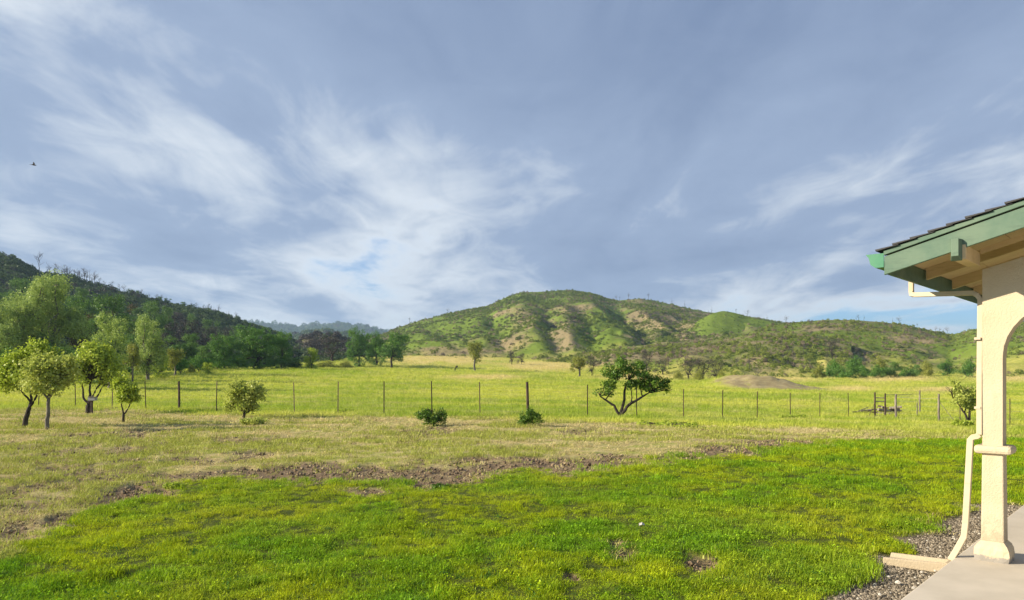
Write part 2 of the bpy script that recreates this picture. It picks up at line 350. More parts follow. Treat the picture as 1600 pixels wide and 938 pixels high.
def regions(x, y):
    x = np.asarray(x, float); y = np.asarray(y, float)
    ys = np.maximum(y, 1.2); px = np.clip(CX+F*x/ys, -700, 2300); py = HY+F*CH/ys
    far = 6.0/ys                                            # keeps the wobble of an edge the same in metres
    w1 = (fbm(x*0.8, y*0.8, 21, 4)-0.5); w2 = (fbm(x*2.6, y*2.6, 25, 3)-0.5)
    e = py+(w1*60+w2*40)*far
    le = lawn_edge(px); dt = dirt_top(px)
    lawn = sstep(-5, 6, e-le)
    dirt = sstep(-6, 3, e-dt)*(1-lawn)
    thin = 0.5+0.75*sstep(300, 400, px)*(1-sstep(1000, 1060, px))+0.7*sstep(1000, 1060, px)*(1-sstep(1270, 1320, px))-0.55*sstep(1320, 1380, px)
    dirt = dirt*sstep(0.58, 0.42, fbm(x*1.5+3, y*1.5, 33, 4)-(thin-0.45)*0.45)*sstep(-0.1, 0.1, thin)
    for ln in FUR:
        a = np.array(ln, float); q = np.interp(px, a[:, 0], a[:, 1], left=-999, right=-999)
        dirt = np.maximum(dirt, (1-sstep(1.5, 6.0, np.abs(py+w2*8*far*3-q)/np.maximum(1+(q-660)/50, .4)))*(q > 0)*sstep(0.32, 0.52, fbm(x*2, y*2, 41, 3))*0.9)
    for cx, cy, rx, ry in SOIL:
        r = np.hypot((px-cx)/rx, (py-cy)/ry)+w2*1.6; m = 1-sstep(0.7, 1.1, r); dirt = np.maximum(dirt, m); lawn = lawn*(1-m)
    q0 = x-C0[0]; q1 = y-C0[1]; a = q0*D1[0]+q1*D1[1]; b = q0*D2[0]+q1*D2[1]
    tong = 0.55*np.exp(-((a-0.1+0.25*b)/0.22)**2)
    gr = sstep(-1.0, -0.78, b+w1*0.55+w2*0.35-tong*sstep(-0.55, -0.85, b)*1.2)*sstep(4.3, 4.0, a)*sstep(7.0, 6.0, b)
    lawn = lawn*(1-gr); dirt = dirt*(1-gr)
    meadow = sstep(0.4, -1.6, e-w1*20*far-fence_line(px))
    meadow = np.where(y < 3, 0, meadow)
    lawn = np.where(y < 1.2, 1-gr, lawn); dirt = np.where(y < 1.2, 0, dirt)
    return lawn, dirt, gr, meadow

# ------------------------------------------------------------------ the ground sheet
def ground_mat():
    n = NM('ground'); P = n.pos()
    A = n.attr('zone'); s = n.new('ShaderNodeSeparateColor'); n.link(A.outputs['Color'], s.inputs[0])
    lawn, dirt, gravel = s.outputs[0], s.outputs[1], s.outputs[2]
    B = n.attr('zone_two'); s2 = n.new('ShaderNodeSeparateColor'); n.link(B.outputs['Color'], s2.inputs[0])
    meadow, tan, earth = s2.outputs[0], s2.outputs[1], s2.outputs[2]
    f1 = n.noise(P, 26, 6, 0.7); f2 = n.noise(P, 1.3, 5, 0.6); f3 = n.noise(P, 6, 5, 0.65)
    dry = n.mix(n.rng(f2, 0.42, 0.62), (0.44, 0.37, 0.17), (0.27, 0.29, 0.06))
    dry = n.mix(n.rng(f3, 0.6, 0.8, 0, 0.4), dry, (0.22, 0.16, 0.09))
    mlong = n.noise(P, 0.12, 6, 0.6, 0.5, (0.35, 1, 1)); mfine = n.noise(P, 0.9, 5, 0.65, 0.2, (0.4, 1, 1))
    mead = n.mix(n.rng(mlong, 0.35, 0.65), (0.30, 0.36, 0.04), (0.42, 0.43, 0.07))
    mead = n.mix(n.rng(mfine, 0.5, 0.75, 0, 0.5), mead, (0.28, 0.33, 0.03))
    tanc = n.mix(n.rng(mfine, 0.35, 0.65), (0.60, 0.48, 0.20), (0.50, 0.43, 0.12))
    mead = n.mix(tan, mead, tanc)
    eart = n.mix(n.rng(n.noise(P, 0.8, 6, 0.7), 0.3, 0.7), (0.24, 0.19, 0.10), (0.38, 0.32, 0.17))
    mead = n.mix(earth, mead, eart)
    c = n.mix(meadow, dry, mead)
    lw = n.mix(n.rng(f3, 0.35, 0.65), (0.055, 0.075, 0.012), (0.10, 0.12, 0.02)); c = n.mix(lawn, c, lw)
    so = n.mix(n.rng(f1, 0.3, 0.7), (0.13, 0.09, 0.055), (0.27, 0.20, 0.125)); c = n.mix(dirt, c, so)
    gv = n.mix(n.rng(f1, 0.3, 0.7), (0.10, 0.082, 0.055), (0.25, 0.215, 0.155)); c = n.mix(gravel, c, gv)
    return n.bsdf(c, 0.95, n.bump(f1, 0.6, 0.03), 0.1)
TANS = [(690, 562, 90, 9), (850, 572, 80, 8), (1230, 588, 60, 8), (1400, 592, 60, 6), (1570, 590, 60, 8), (1000, 590, 60, 5), (1330, 608, 34, 3.5), (1480, 610, 60, 3.5), (760, 590, 60, 3)]
def tan_mask(X, Y, Z):
    px = CX+F*X/np.maximum(Y, 1); py = HY-F*(Z-CH)/np.maximum(Y, 1); tan = np.zeros_like(X)
    for cx, cy, rx, ry in TANS: tan = np.maximum(tan, np.exp(-(((px-cx)/rx)**2+((py-cy)/ry)**2)))
    return np.clip(tan*1.4*sstep(0.25, 0.6, fbm(X/6, Y/14, 61, 4)+tan*0.3), 0, 1)
def make_ground():
    az = np.concatenate([np.linspace(-52, 52, 560), np.linspace(52, 308, 90)[1:-1]]); az = np.radians(az)
    rr = np.concatenate([[1.2, 2.0, 2.8], np.geomspace(3.4, 620, 400), np.geomspace(660, 7000, 26)])
    A, R = np.meshgrid(az, rr, indexing='ij'); X = R*np.sin(A); Y = R*np.cos(A)
    Z = G(X, Y); lawn, dirt, gr, mead = regions(X, Y)
    Z = Z-0.05*dirt+0.07*dirt*(fbm(X*4, Y*4, 51, 3)-0.5)*1.6+0.05*lawn*(fbm(X*2.2, Y*2.2, 55, 3)-0.5)
    a = (X-C0[0])*D1[0]+(Y-C0[1])*D1[1]; b = (X-C0[0])*D2[0]+(Y-C0[1])*D2[1]
    Z = Z+(-0.02-Z)*sstep(-1.4, -0.7, b)*sstep(6, 4, a)*(1-sstep(9, 10, b))
    px = CX+F*X/np.maximum(Y, 1); py = HY-F*(Z-CH)/np.maximum(Y, 1)
    tan = tan_mask(X, Y, Z)*mead
    mx = (1188-CX)/F*100
    earth = np.exp(-(((X-mx-1)/7.6)**2)**1.5-((Y-99)/6.2)**2); earth = sstep(0.28, 0.6, earth+(fbm(X*0.5, Y*0.5, 66, 4)-0.5)*0.5)
    earth = np.maximum(earth, sstep(0.3, 0.7, np.exp(-((px-1440)/60)**2-((py-612)/3)**2)*(fbm(X, Y*2, 68, 3)+0.4)))
    na, nr = X.shape
    V = np.stack([X, Y, Z], -1).reshape(-1, 3); V = np.vstack([V, [[0, 0, 0]]])
    i = np.arange(na)[:, None]; j = np.arange(nr-1)[None, :]; i2 = (i+1) % na
    Fq = np.stack([i*nr+j, i*nr+j+1, i2*nr+j+1, i2*nr+j], -1).reshape(-1, 4)
    c = na*nr; cen = np.stack([np.full(na, c), np.arange(na)*nr, ((np.arange(na)+1) % na)*nr, ((np.arange(na)+1) % na)*nr], -1)
    me = mesh_obj('ground', V, [tuple(q) for q in np.vstack([Fq]).tolist()]+[(c, int(k[1]), int(k[2])) for k in cen], ground_mat(), smooth=True)
    for nm, ch in (('zone', (lawn, dirt, gr)), ('zone_two', (mead, tan, earth))):
        at = me.data.attributes.new(nm, 'FLOAT_COLOR', 'POINT')
        q = np.ones((len(V), 4), np.float32); 
        for k in range(3): q[:-1, k] = np.clip(ch[k], 0, 1).ravel()
        at.data.foreach_set('color', q.ravel())
    tag(me, 'lawn, tilled soil and meadow reaching to the hills', kind='structure')
    return me
make_ground()
def ground_hit(px, py):
    D = np.geomspace(3, 400, 3000); p = np.stack([(px-CX)/F*D, D, CH+(HY-py)/F*D]); g = G(p[0], p[1], False)
    k = np.argmax(p[2] < g); return np.array([p[0, k], p[1, k], g[k]])

# ------------------------------------------------------------------ hills
def hill_mat(name, green, scrub, soil, bias=0.0):
    n = NM(name); P = n.pos(); A = n.attr('zone'); s = n.new('ShaderNodeSeparateColor'); n.link(A.outputs['Color'], s.inputs[0])
    g = n.noise(P, 0.05, 6, 0.62, 0.4); d = n.noise(P, 0.22, 6, 0.7, 0.2); f = n.noise(P, 0.9, 4, 0.6)
    soilc = n.mix(n.rng(f, 0.3, 0.7), soil, tuple(q*1.35 for q in soil))
    grc = n.mix(n.rng(d, 0.35, 0.65), green, tuple(q*1.3 for q in green))
    fac = n.math('ADD', g, n.math('SUBTRACT', s.outputs[0], s.outputs[1]))
    c = n.mix(n.rng(fac, 0.40+bias, 0.62+bias), soilc, grc)
    c = n.mix(n.rng(n.math('ADD', d, n.math('MULTIPLY', s.outputs[0], -0.35)), 0.52, 0.62, 0, 0.75), c, scrub)
    c = n.mix(n.math('MULTIPLY', s.outputs[2], n.rng(d, .25, .6, 1.0, .55)), c, n.mix(n.rng(f, .3, .7), (0.33, 0.34, 0.06), (0.46, 0.42, 0.12)))
    return n.bsdf(c, 0.95, n.bump(d, 0.7, 1.2), 0.05)
SCRUB_PTS = []
def make_hill(name, label, ridge, D0, D1_, foot_drop, mat, gully=(5, 60), green=(), tan=(), carve=(), foot=1.0, nx=260, nt=90, seed=0, rough=1.0, power=1.15, back=1.0):
    ridge = np.array(ridge, float); px = np.linspace(ridge[0, 0], ridge[-1, 0], nx); rp = np.interp(px, ridge[:, 0], ridge[:, 1])
    k = np.ones(5)/5; rp = np.convolve(np.pad(rp, 2, mode='edge'), k, 'valid')
    u = (px-CX)/F
    d0 = np.interp(px, [p[0] for p in D0], [p[1] for p in D0]) if isinstance(D0, list) else np.full(nx, float(D0))
    d1 = np.interp(px, [p[0] for p in D1_], [p[1] for p in D1_]) if isinstance(D1_, list) else np.full(nx, float(D1_))
    t = np.concatenate([np.linspace(0, 1, nt), np.linspace(1, 1.9, 26)[1:]])
    T, U = np.meshgrid(t, u, indexing='ij'); D = d0[None]+(d1-d0)[None]*T
    X = U*D; Y = D
    zf = G(u*d0, d0, False)-foot_drop; zr = CH+(HY-rp)/F*d1
    up = np.clip(T, 0, 1)**power; Z = zf[None]+(zr-zf)[None]*up
    bk = np.clip(T-1, 0, None); Z = Z-back*(zr-zf)[None]*(bk/0.9)**1.6
    amp, sc = gully
    env = np.sin(pi*np.clip(T, 0, 1)**0.9)*np.clip(1.3-T, 0, 1)
    wx = X+18*(fbm(X/50, Y/50, seed+4, 3)-0.5)*sc/60; wy = Y*0.45
    gz = ridged(wx/sc, wy/sc, seed, 4)
    Z = Z+(gz-0.62)*amp*env*2.2+(fbm(X/9, Y/9, seed+9, 4)-0.5)*2.2*rough*np.clip(env+0.12, 0, 1)
    PX0 = CX+F*X/Y; PY0 = HY-F*(Z-CH)/Y; soft = np.clip(env*1.6, 0, 1)
    for line, w, dep in carve:                             # named ravines (negative) and spurs (positive) running down the slope
        c = np.array(line, float); q = np.interp(PY0, c[:, 1], c[:, 0]); inn = sstep(c[0, 1]-8, c[0, 1]+8, PY0)*(1-sstep(c[-1, 1]-4, c[-1, 1]+12, PY0))
        dx = (PX0-q+30*(fbm(X/22, Y/22, seed+33, 4)-.5))/(w*1.5); Z = Z+.21*dep*inn*soft*(1-sstep(.72, .97, T))*np.exp(-np.abs(dx)**1.7)
    V = np.stack([X, Y, Z], -1); ntt = len(t)
    i = np.arange(ntt-1)[:, None]; j = np.arange(nx-1)[None]
    Fq = np.stack([i*nx+j, i*nx+j+1, (i+1)*nx+j+1, (i+1)*nx+j], -1).reshape(-1, 4)
    o = mesh_obj(name, V.reshape(-1, 3), Fq, mat, smooth=True)
    PX = CX+F*X/Y; PY = HY-F*(Z-CH)/Y
    def patch(lst):
        m = np.zeros_like(X)
        for cx, cy, rx, ry, w in lst: m = np.maximum(m, w*np.exp(-(((PX-cx)/rx)**2+((PY-cy)/ry)**2)))
        return m
    gm = patch(green); tm = patch(tan)
    at = o.data.attributes.new('zone', 'FLOAT_COLOR', 'POINT'); q = np.zeros((X.size, 4), np.float32); q[:, 0] = gm.ravel(); q[:, 1] = tm.ravel(); q[:, 2] = (min(foot*2, 1)*(1-sstep(.08*foot, .34*foot, T+(fbm(X/16, Y/16, seed+71, 3)-.5)*.3))).ravel(); q[:, 3] = 1
    at.data.foreach_set('color', q.ravel())
    tag(o, label, kind='structure')
    return dict(V=V, green=gm, tan=tm, gully=gz, T=T, n=nt)
mA = hill_mat('hill_green', (0.118, 0.168, 0.026), (0.08, 0.105, 0.03), (0.20, 0.165, 0.092), -0.03)
mC = hill_mat('hill_wooded', (0.075, 0.11, 0.03), (0.04, 0.06, 0.03), (0.12, 0.11, 0.07), -0.06)
mE = hill_mat('hill_far', (0.06, 0.095, 0.035), (0.035, 0.055, 0.03), (0.12, 0.11, 0.07))
HA = make_hill('hill', 'tall green and tan scrub hill rising behind the meadow',
    [(520, 552), (560, 535), (600, 522), (620, 513), (650, 503), (700, 490), (765, 477), (790, 465), (815, 457), (850, 456), (890, 453), (925, 458), (945, 465), (965, 470), (985, 468), (1000, 467), (1040, 474), (1075, 482), (1105, 488), (1140, 491), (1175, 496), (1215, 503), (1260, 509), (1330, 518), (1420, 530)],
    [(520, 330), (620, 255), (760, 225), (900, 215), (1420, 250)], [(520, 430), (700, 520), (880, 560), (1100, 560), (1420, 520)], 1.0, mA, (12, 80),
    green=[(690, 512, 85, 18, .5), (640, 528, 45, 16, .45), (740, 500, 40, 14, .3), (820, 460, 40, 8, .35), (760, 480, 50, 7, .2), (960, 500, 30, 22, .35), (935, 530, 30, 25, .22), (860, 470, 60, 7, .22), (830, 535, 30, 20, .12)],
    tan=[(800, 492, 45, 12, .16), (890, 480, 30, 10, .14), (1010, 500, 50, 18, .3), (880, 530, 22, 22, .2), (800, 530, 30, 20, .12), (1080, 515, 30, 20, .25), (690, 550, 60, 10, .3)], foot=.3, nx=460, nt=170, seed=5,
    carve=[([(848, 470), (856, 500), (868, 525), (874, 550)], 11, -13), ([(908, 478), (925, 515), (938, 550)], 10, -9), ([(955, 472), (985, 500), (1008, 525), (1020, 548)], 13, -16), ([(1068, 488), (1050, 515), (1032, 545)], 11, -10), ([(765, 490), (785, 525), (798, 556)], 10, -7), ([(680, 505), (715, 548)], 10, -4),
           ([(905, 458), (935, 490), (975, 520), (1000, 545)], 14, 10), ([(822, 462), (826, 500), (850, 545)], 13, 8), ([(880, 480), (900, 555)], 9, 7), ([(1012, 478), (1030, 510), (1045, 545)], 10, 7), ([(740, 485), (755, 545)], 12, 5)])
HF = make_hill('hill', 'smooth bright green conical spur beside the tall hill',
    [(1020, 548), (1060, 522), (1090, 502), (1112, 490), (1130, 486), (1148, 489), (1170, 496), (1205, 503), (1250, 515), (1300, 530)],
    [(1020, 300), (1130, 285), (1300, 300)], [(1020, 380), (1130, 400), (1300, 380)], 4.0, mA, (4, 60), green=[(1130, 510, 80, 30, .35)], nx=160, nt=80, seed=15)
HG = make_hill('hill', 'low scrubby shoulder between the meadow and the tall hill',
    [(770, 585), (820, 574), (870, 561), (930, 549), (1000, 540), (1080, 535), (1150, 528), (1200, 520), (1260, 520), (1330, 535)],
    [(770, 190), (900, 165), (1050, 140), (1150, 125), (1330, 150)], [(770, 215), (930, 230), (1100, 235), (1330, 240)], 0.8, mA, (4, 40), green=[(1090, 580, 60, 8, .3)], tan=[(900, 556, 60, 5, .3), (1000, 556, 60, 6, .25), (1200, 580, 30, 12, .35), (1235, 570, 25, 20, .3)], foot=1.6, nx=240, nt=90, seed=25)
HB = make_hill('hill', 'long scrub covered hill with tan slopes behind the gate',
    [(1120, 545), (1150, 527), (1200, 509), (1240, 504), (1290, 500), (1330, 500), (1370, 503), (1410, 507), (1440, 513), (1470, 520), (1488, 523), (1510, 518), (1540, 511), (1600, 502), (1680, 490), (1800, 470), (2000, 450)],
    [(1120, 215), (1230, 195), (1290, 165), (1400, 172), (1480, 178), (1600, 165), (2000, 160)], [(1120, 300), (1300, 320), (1420, 330), (1488, 350), (1560, 300), (2000, 300)], 0.8, mA, (9, 55),
    green=[(1540, 540, 60, 25, .22), (1330, 540, 50, 14, .1), (1160, 530, 60, 12, .12)], tan=[(1230, 565, 50, 16, .4), (1350, 558, 40, 8, .3), (1420, 530, 30, 7, .25), (1290, 510, 60, 8, .12), (1260, 545, 30, 10, .2)], foot=1.3, nx=340, nt=120, seed=35)
HC = make_hill('hill', 'dark wooded ridge sloping down beside the cottonwoods',
    [(-700, 330), (-200, 372), (-60, 388), (0, 400), (25, 405), (45, 416), (62, 428), (90, 430), (110, 433), (150, 445), (200, 458), (250, 472), (300, 482), (340, 490), (380, 502), (410, 513), (440, 524), (470, 540), (500, 556), (540, 572)],
    [(-700, 100), (100, 105), (300, 130), (540, 200)], [(-700, 240), (0, 270), (250, 300), (540, 330)], 1.0, mC, (7, 50), green=[(350, 500, 40, 10, .2)], tan=[(150, 452, 22, 8, .4), (15, 455, 20, 8, .5), (140, 460, 20, 8, .4)], foot=1e-3, nx=320, nt=100, seed=45)
HD = make_hill('hill', 'low burnt knoll of grey scrub in the valley mouth', [(430, 560), (455, 545), (475, 527), (500, 521), (525, 523), (545, 535), (570, 552), (600, 565)], 230, 300, 1.0, mC, (2, 30), tan=[(500, 540, 60, 20, .2)], foot=1e-3, nx=90, nt=50, seed=55)
HE = make_hill('hill', 'far blue wooded ridge at the head of the valley', [(250, 520), (330, 506), (380, 503), (410, 504), (440, 509), (462, 511), (485, 508), (540, 506), (570, 510), (600, 517), (650, 528), (720, 540)], 1300, 2300, 2.0, mE, (22, 200), foot=1e-3, nx=200, nt=60, seed=65, rough=4)
HE2 = make_hill('hill', 'nearer blue green ridge in front of the far ridge', [(400, 545), (440, 530), (470, 521), (500, 518), (540, 521), (580, 530), (620, 541), (680, 556)], 620, 900, 2.0, mE, (9, 90), foot=1e-3, nx=120, nt=50, seed=75, rough=2)

# ------------------------------------------------------------------ scatter by geometry nodes
def scatter(name, label, pts, rot, scl, vi, tint, variants, kind='stuff', parent=None):
    n = len(pts); me = bpy.data.meshes.new(name); me.vertices.add(n); me.vertices.foreach_set('co', np.asarray(pts, np.float32).ravel())
    def at(nm, typ, key, val):
        a = me.attributes.new(nm, typ, 'POINT'); a.data.foreach_set(key, val)
    at('rot', 'FLOAT_VECTOR', 'vector', np.asarray(rot, np.float32).ravel())
    scl = np.asarray(scl, np.float32); scl = np.repeat(scl[:, None], 3, 1) if scl.ndim == 1 else scl
    at('scl', 'FLOAT_VECTOR', 'vector', scl.ravel())
    at('vi', 'INT', 'value', np.asarray(vi, np.int32))
    tc = np.ones((n, 4), np.float32); tc[:, :3] = tint; at('tint', 'FLOAT_COLOR', 'color', tc.ravel())
    me.update(); o = bpy.data.objects.new(name, me); COL.objects.link(o)
    ng = bpy.data.node_groups.new(name+'_scatter', 'GeometryNodeTree')
    ng.interface.new_socket('Geometry', in_out='INPUT', socket_type='NodeSocketGeometry')
    ng.interface.new_socket('Geometry', in_out='OUTPUT', socket_type='NodeSocketGeometry')
    N = ng.nodes; L = ng.links; gi = N.new('NodeGroupInput'); go = N.new('NodeGroupOutput')
    iop = N.new('GeometryNodeInstanceOnPoints'); L.new(gi.outputs[0], iop.inputs['Points'])
    jn = N.new('GeometryNodeJoinGeometry')
    for v in reversed(variants):                          # the join lists its inputs last to first
        oi = N.new('GeometryNodeObjectInfo'); oi.inputs['Object'].default_value = v; oi.inputs['As Instance'].default_value = True
        L.new(oi.outputs['Geometry'], jn.inputs[0])
    L.new(jn.outputs[0], iop.inputs['Instance']); iop.inputs['Pick Instance'].default_value = True
    def na(nm, dt):
        q = N.new('GeometryNodeInputNamedAttribute'); q.data_type = dt; q.inputs['Name'].default_value = nm; return q.outputs[0]
    L.new(na('vi', 'INT'), iop.inputs['Instance Index'])
    er = N.new('FunctionNodeEulerToRotation'); L.new(na('rot', 'FLOAT_VECTOR'), er.inputs[0]); L.new(er.outputs[0], iop.inputs['Rotation'])
    L.new(na('scl', 'FLOAT_VECTOR'), iop.inputs['Scale']); L.new(iop.outputs[0], go.inputs[0])
    m = o.modifiers.new('scatter', 'NODES'); m.node_group = ng
    tag(o, label, kind=kind); 
    if parent: o.parent = parent
    return o
def tuft(name, nb, rad, h0, h1, w, lean, mat, seed, segs=2):
    r = np.random.default_rng(seed); V = []; Fc = []
    for i in range(nb):
        an = r.uniform(0, 2*pi); d = rad*math.sqrt(r.uniform()); b = np.array([d*cos(an), d*sin(an), -0.01])
        h = r.uniform(h0, h1); la = r.uniform(0, 2*pi); ln = r.uniform(0.15, 1)*lean*h; wd = w*r.uniform(.7, 1.2)
        sd = np.array([-sin(la), cos(la), 0])*wd/2; ld = np.array([cos(la), sin(la), 0]); k = len(V)
        V += [b-sd, b+sd]
        if segs == 2:
            m = b+ld*ln*0.35+np.array([0, 0, h*0.6]); t = b+ld*ln+np.array([0, 0, h*(1-0.25*lean*r.uniform())])
            V += [m-sd*0.8, m+sd*0.8, t]; Fc += [(k, k+1, k+3, k+2), (k+2, k+3, k+4)]
        else:
            V += [b+ld*ln+np.array([0, 0, h])]; Fc += [(k, k+1, k+2)]
    return mesh_obj(name, V, Fc, mat, link=False)
def clover(name, nl, rad, h, size, mat, seed):
    r = np.random.default_rng(seed); V = []; Fc = []
    for i in range(nl):
        an = r.uniform(0, 2*pi); d = rad*math.sqrt(r.uniform()); c = np.array([d*cos(an), d*sin(an), h*r.uniform(.4, 1)])
        a = r.uniform(0, 2*pi); s = size*r.uniform(.6, 1.2); tl = r.normal(0, .45, 2)
        e1 = np.array([cos(a), sin(a), tl[0]])*s; e2 = np.array([-sin(a), cos(a), tl[1]])*s*0.7; k = len(V)
        V += [c-e1*.5, c+e2*.5, c+e1*.5, c-e2*.5]; Fc += [(k, k+1, k+2, k+3)]
    return mesh_obj(name, V, Fc, mat, link=False)
def rock(name, seed, mat, flat=0.7):
    r = np.random.default_rng(seed); import bmesh
    bm = bmesh.new(); bmesh.ops.create_icosphere(bm, subdivisions=1, radius=0.5)
    for v in bm.verts:
        v.co *= r.uniform(.75, 1.2); v.co.z *= flat
    me = bpy.data.meshes.new(name); bm.to_mesh(me); bm.free(); me.materials.append(mat)
    return bpy.data.objects.new(name, me)
def view_points(n, d0, d1, seed, p0=-300, p1=1900, power=0.0):
    r = np.random.default_rng(seed); u = r.uniform(0, 1, n)
    if power == 0: D = np.exp(np.log(d0)+(np.log(d1)-np.log(d0))*u)        # density falls as 1/D^2
    else: D = (d0**power+(d1**power-d0**power)*u)**(1/power)
    x = (r.uniform(p0, p1, n)-CX)/F*D
    return x, D, r
def lerp3(a, b, t): return np.asarray(a)[None]*(1-t[:, None])+np.asarray(b)[None]*t[:, None]
HOUSE_AB = lambda x, y: ((x-C0[0])*D1[0]+(y-C0[1])*D1[1], (x-C0[0])*D2[0]+(y-C0[1])*D2[1])

def grow_lawn():
    g = [tuft('lawn_tuft_%d' % i, 24, 0.07, 0.028, 0.075, 0.004, 0.8, MAT['grass'], 100+i) for i in range(4)]
    g += [clover('lawn_clover_%d' % i, 20, 0.07, 0.045, 0.017, MAT['grass'], 120+i) for i in range(3)]
    x, y, r = view_points(150000, 4.2, 26, 1, power=0.55)
    lawn, dirt, gr, mead = regions(x, y)
    a, b = HOUSE_AB(x, y)
    q = fbm(x*1.1, y*1.1, 71, 4); q2 = fbm(x*4, y*4, 75, 3); q3 = fbm(x*0.35, y*0.35, 79, 3)
    keep = (r.uniform(0, 1, len(x)) < np.clip(lawn*1.05, 0, 1)*np.clip(0.16+2.1*(q2-0.25)+2.0*(fbm(x*9, y*9, 78, 2)-.37)+.8*(q-.35), 0.10, 1)) & ((b < SLAB_B-0.03) | (a > 3.4))
    x, y, q, q2, q3 = [k[keep] for k in (x, y, q, q2, q3)]; n = len(x)
    z = G(x, y)+0.05*(fbm(x*2.2, y*2.2, 55, 3)-0.5)
    t = np.clip((q-0.5)*2.2+0.5+r.normal(0, .16, n), 0, 1)
    tint = lerp3((0.42, 0.50, 0.012), (0.20, 0.38, 0.014), t)*np.clip(r.normal(.95, .24, n), .4, 1.6)[:, None]
    yel = np.clip((q3-0.52)*4+r.normal(0, .2, n), 0, 1)*0.22; tint = tint*(1-yel[:, None])+np.array((0.56, 0.54, 0.06))[None]*yel[:, None]
    dk = r.uniform(0, 1, n) < 0.05; tint[dk] = (0.08, 0.20, 0.03)
    s = .8*np.clip(0.6+1.5*(q-0.38)+2.4*(q2-0.42)+r.normal(0, .25, n), 0.35, 2.1)
    vi = np.where(r.uniform(0, 1, n) < 0.70+.9*(q2-.5), r.integers(0, 4, n), r.integers(4, 7, n))
    sc = np.stack([np.maximum(s, .85), np.maximum(s, .85), s], 1)*np.clip(y/11, 0.95, 1.5)[:, None]
    rot = np.stack([r.normal(0, .12, n), r.normal(0, .12, n), r.uniform(0, 6.28, n)], 1)
    scatter('lawn_grass', 'short bright green lawn grass mixed with clover', np.stack([x, y, z], 1), rot, sc, vi, tint, g)
    return
def grow_dry():
    g = [tuft('straw_tuft_%d' % i, 14, 0.10, 0.012, 0.04, 0.006, 3.5, MAT['straw'], 140+i) for i in range(3)]
    g += [tuft('short_tuft_%d' % i, 14, 0.08, 0.03, 0.085, 0.006, 1.0, MAT['straw'], 150+i) for i in range(3)]
    x, y, r = view_points(120000, 6.5, 52, 2, power=0.3)
    lawn, dirt, gr, mead = regions(x, y); a, b = HOUSE_AB(x, y)
    q = fbm(x*0.55, y*0.9, 81, 4); q2 = fbm(x*2.2, y*2.2, 85, 3)
    keep = (r.uniform(0, 1, len(x)) < (1-lawn)*(1-0.93*dirt)*(1-mead*0.9)*(1-gr)*np.clip(.35+2.2*(q2-.25), .15, 1)) & ((b < SLAB_B-.1) | (a > 3.4))
    x, y, q, q2 = [k[keep] for k in (x, y, q, q2)]; n = len(x); z = G(x, y)
    left = sstep(4, -9, x)*sstep(20, 10, y)
    green = sstep(0.46, 0.60, q-.05*sstep(22, 27, y)+0.12*left+0.07*sstep(24, 14, y)+r.normal(0, .07, n))
    tint = lerp3((0.60, 0.51, 0.25), (0.34, 0.37, 0.07), green)*r.uniform(.8, 1.2, n)[:, None]
    br = r.uniform(0, 1, n) < 0.07; tint[br] = np.array((0.25, 0.19, 0.10))
    vi = np.where(green > 0.5, r.integers(3, 6, n), r.integers(0, 3, n))
    s = r.uniform(.7, 1.4, n)*np.clip(y/13, 1, 2.2)*(0.8+0.5*q2)
    rot = np.stack([r.normal(0, .15, n), r.normal(0, .15, n), r.uniform(0, 6.28, n)], 1)
    scatter('mown_grass', 'mown straw coloured grass with green regrowth', np.stack([x, y, z], 1), rot, np.stack([s, s, s*.8], 1), vi, tint, g)
def grow_meadow():
    g = [tuft('meadow_tuft_%d' % i, 18, 0.22, 0.09, 0.25, 0.013, 0.9, MAT['grass'], 160+i) for i in range(4)]
    x, y, r = view_points(125000, 27, 260, 3, power=0.0)
    lawn, dirt, gr, mead = regions(x, y)
    q = fbm(x/12, y/3.5, 91, 4); q2 = fbm(x*0.7, y*0.7, 95, 3)
    mx = (1188-CX)/F*100; ea = np.exp(-(((x-mx-1)/7.6)**2)**1.5-((y-99)/6.2)**2)
    keep = (r.uniform(0, 1, len(x)) < mead*np.clip(.5+1.5*(q2-.3), .2, 1)*(1-sstep(.25, .5, ea)*.93))
    x, y, q, q2 = [k[keep] for k in (x, y, q, q2)]; n = len(x); z = G(x, y)
    t = np.clip((q-.5)*4+.45+r.normal(0, .2, n), 0, 1)
    tint = lerp3((0.50, 0.53, 0.085), (0.29, 0.385, 0.04), t)
    tn = tan_mask(x, y, z)[:, None]; tint = tint*(1-tn)+np.array((.62, .54, .24))[None]*tn
    stw = np.clip((q2-.55)*3, 0, .5); tint = tint*(1-stw[:, None])+np.array((.56, .52, .2))[None]*stw[:, None]
    edge = sstep(1.0, .6, mead[keep]) if False else 0
    s = r.uniform(.7, 1.3, n)*np.clip(y/55, 1, 3.2)
    sz = s*np.clip(1.2-y/260, .45, 1)*(0.75+.6*q)
    rot = np.stack([r.normal(0, .12, n), r.normal(0, .12, n), r.uniform(0, 6.28, n)], 1)
    scatter('meadow_grass', 'tall yellow green meadow grass beyond the wire fence', np.stack([x, y, z], 1), rot, np.stack([s, s, sz], 1), r.integers(0, 4, n), tint, g)
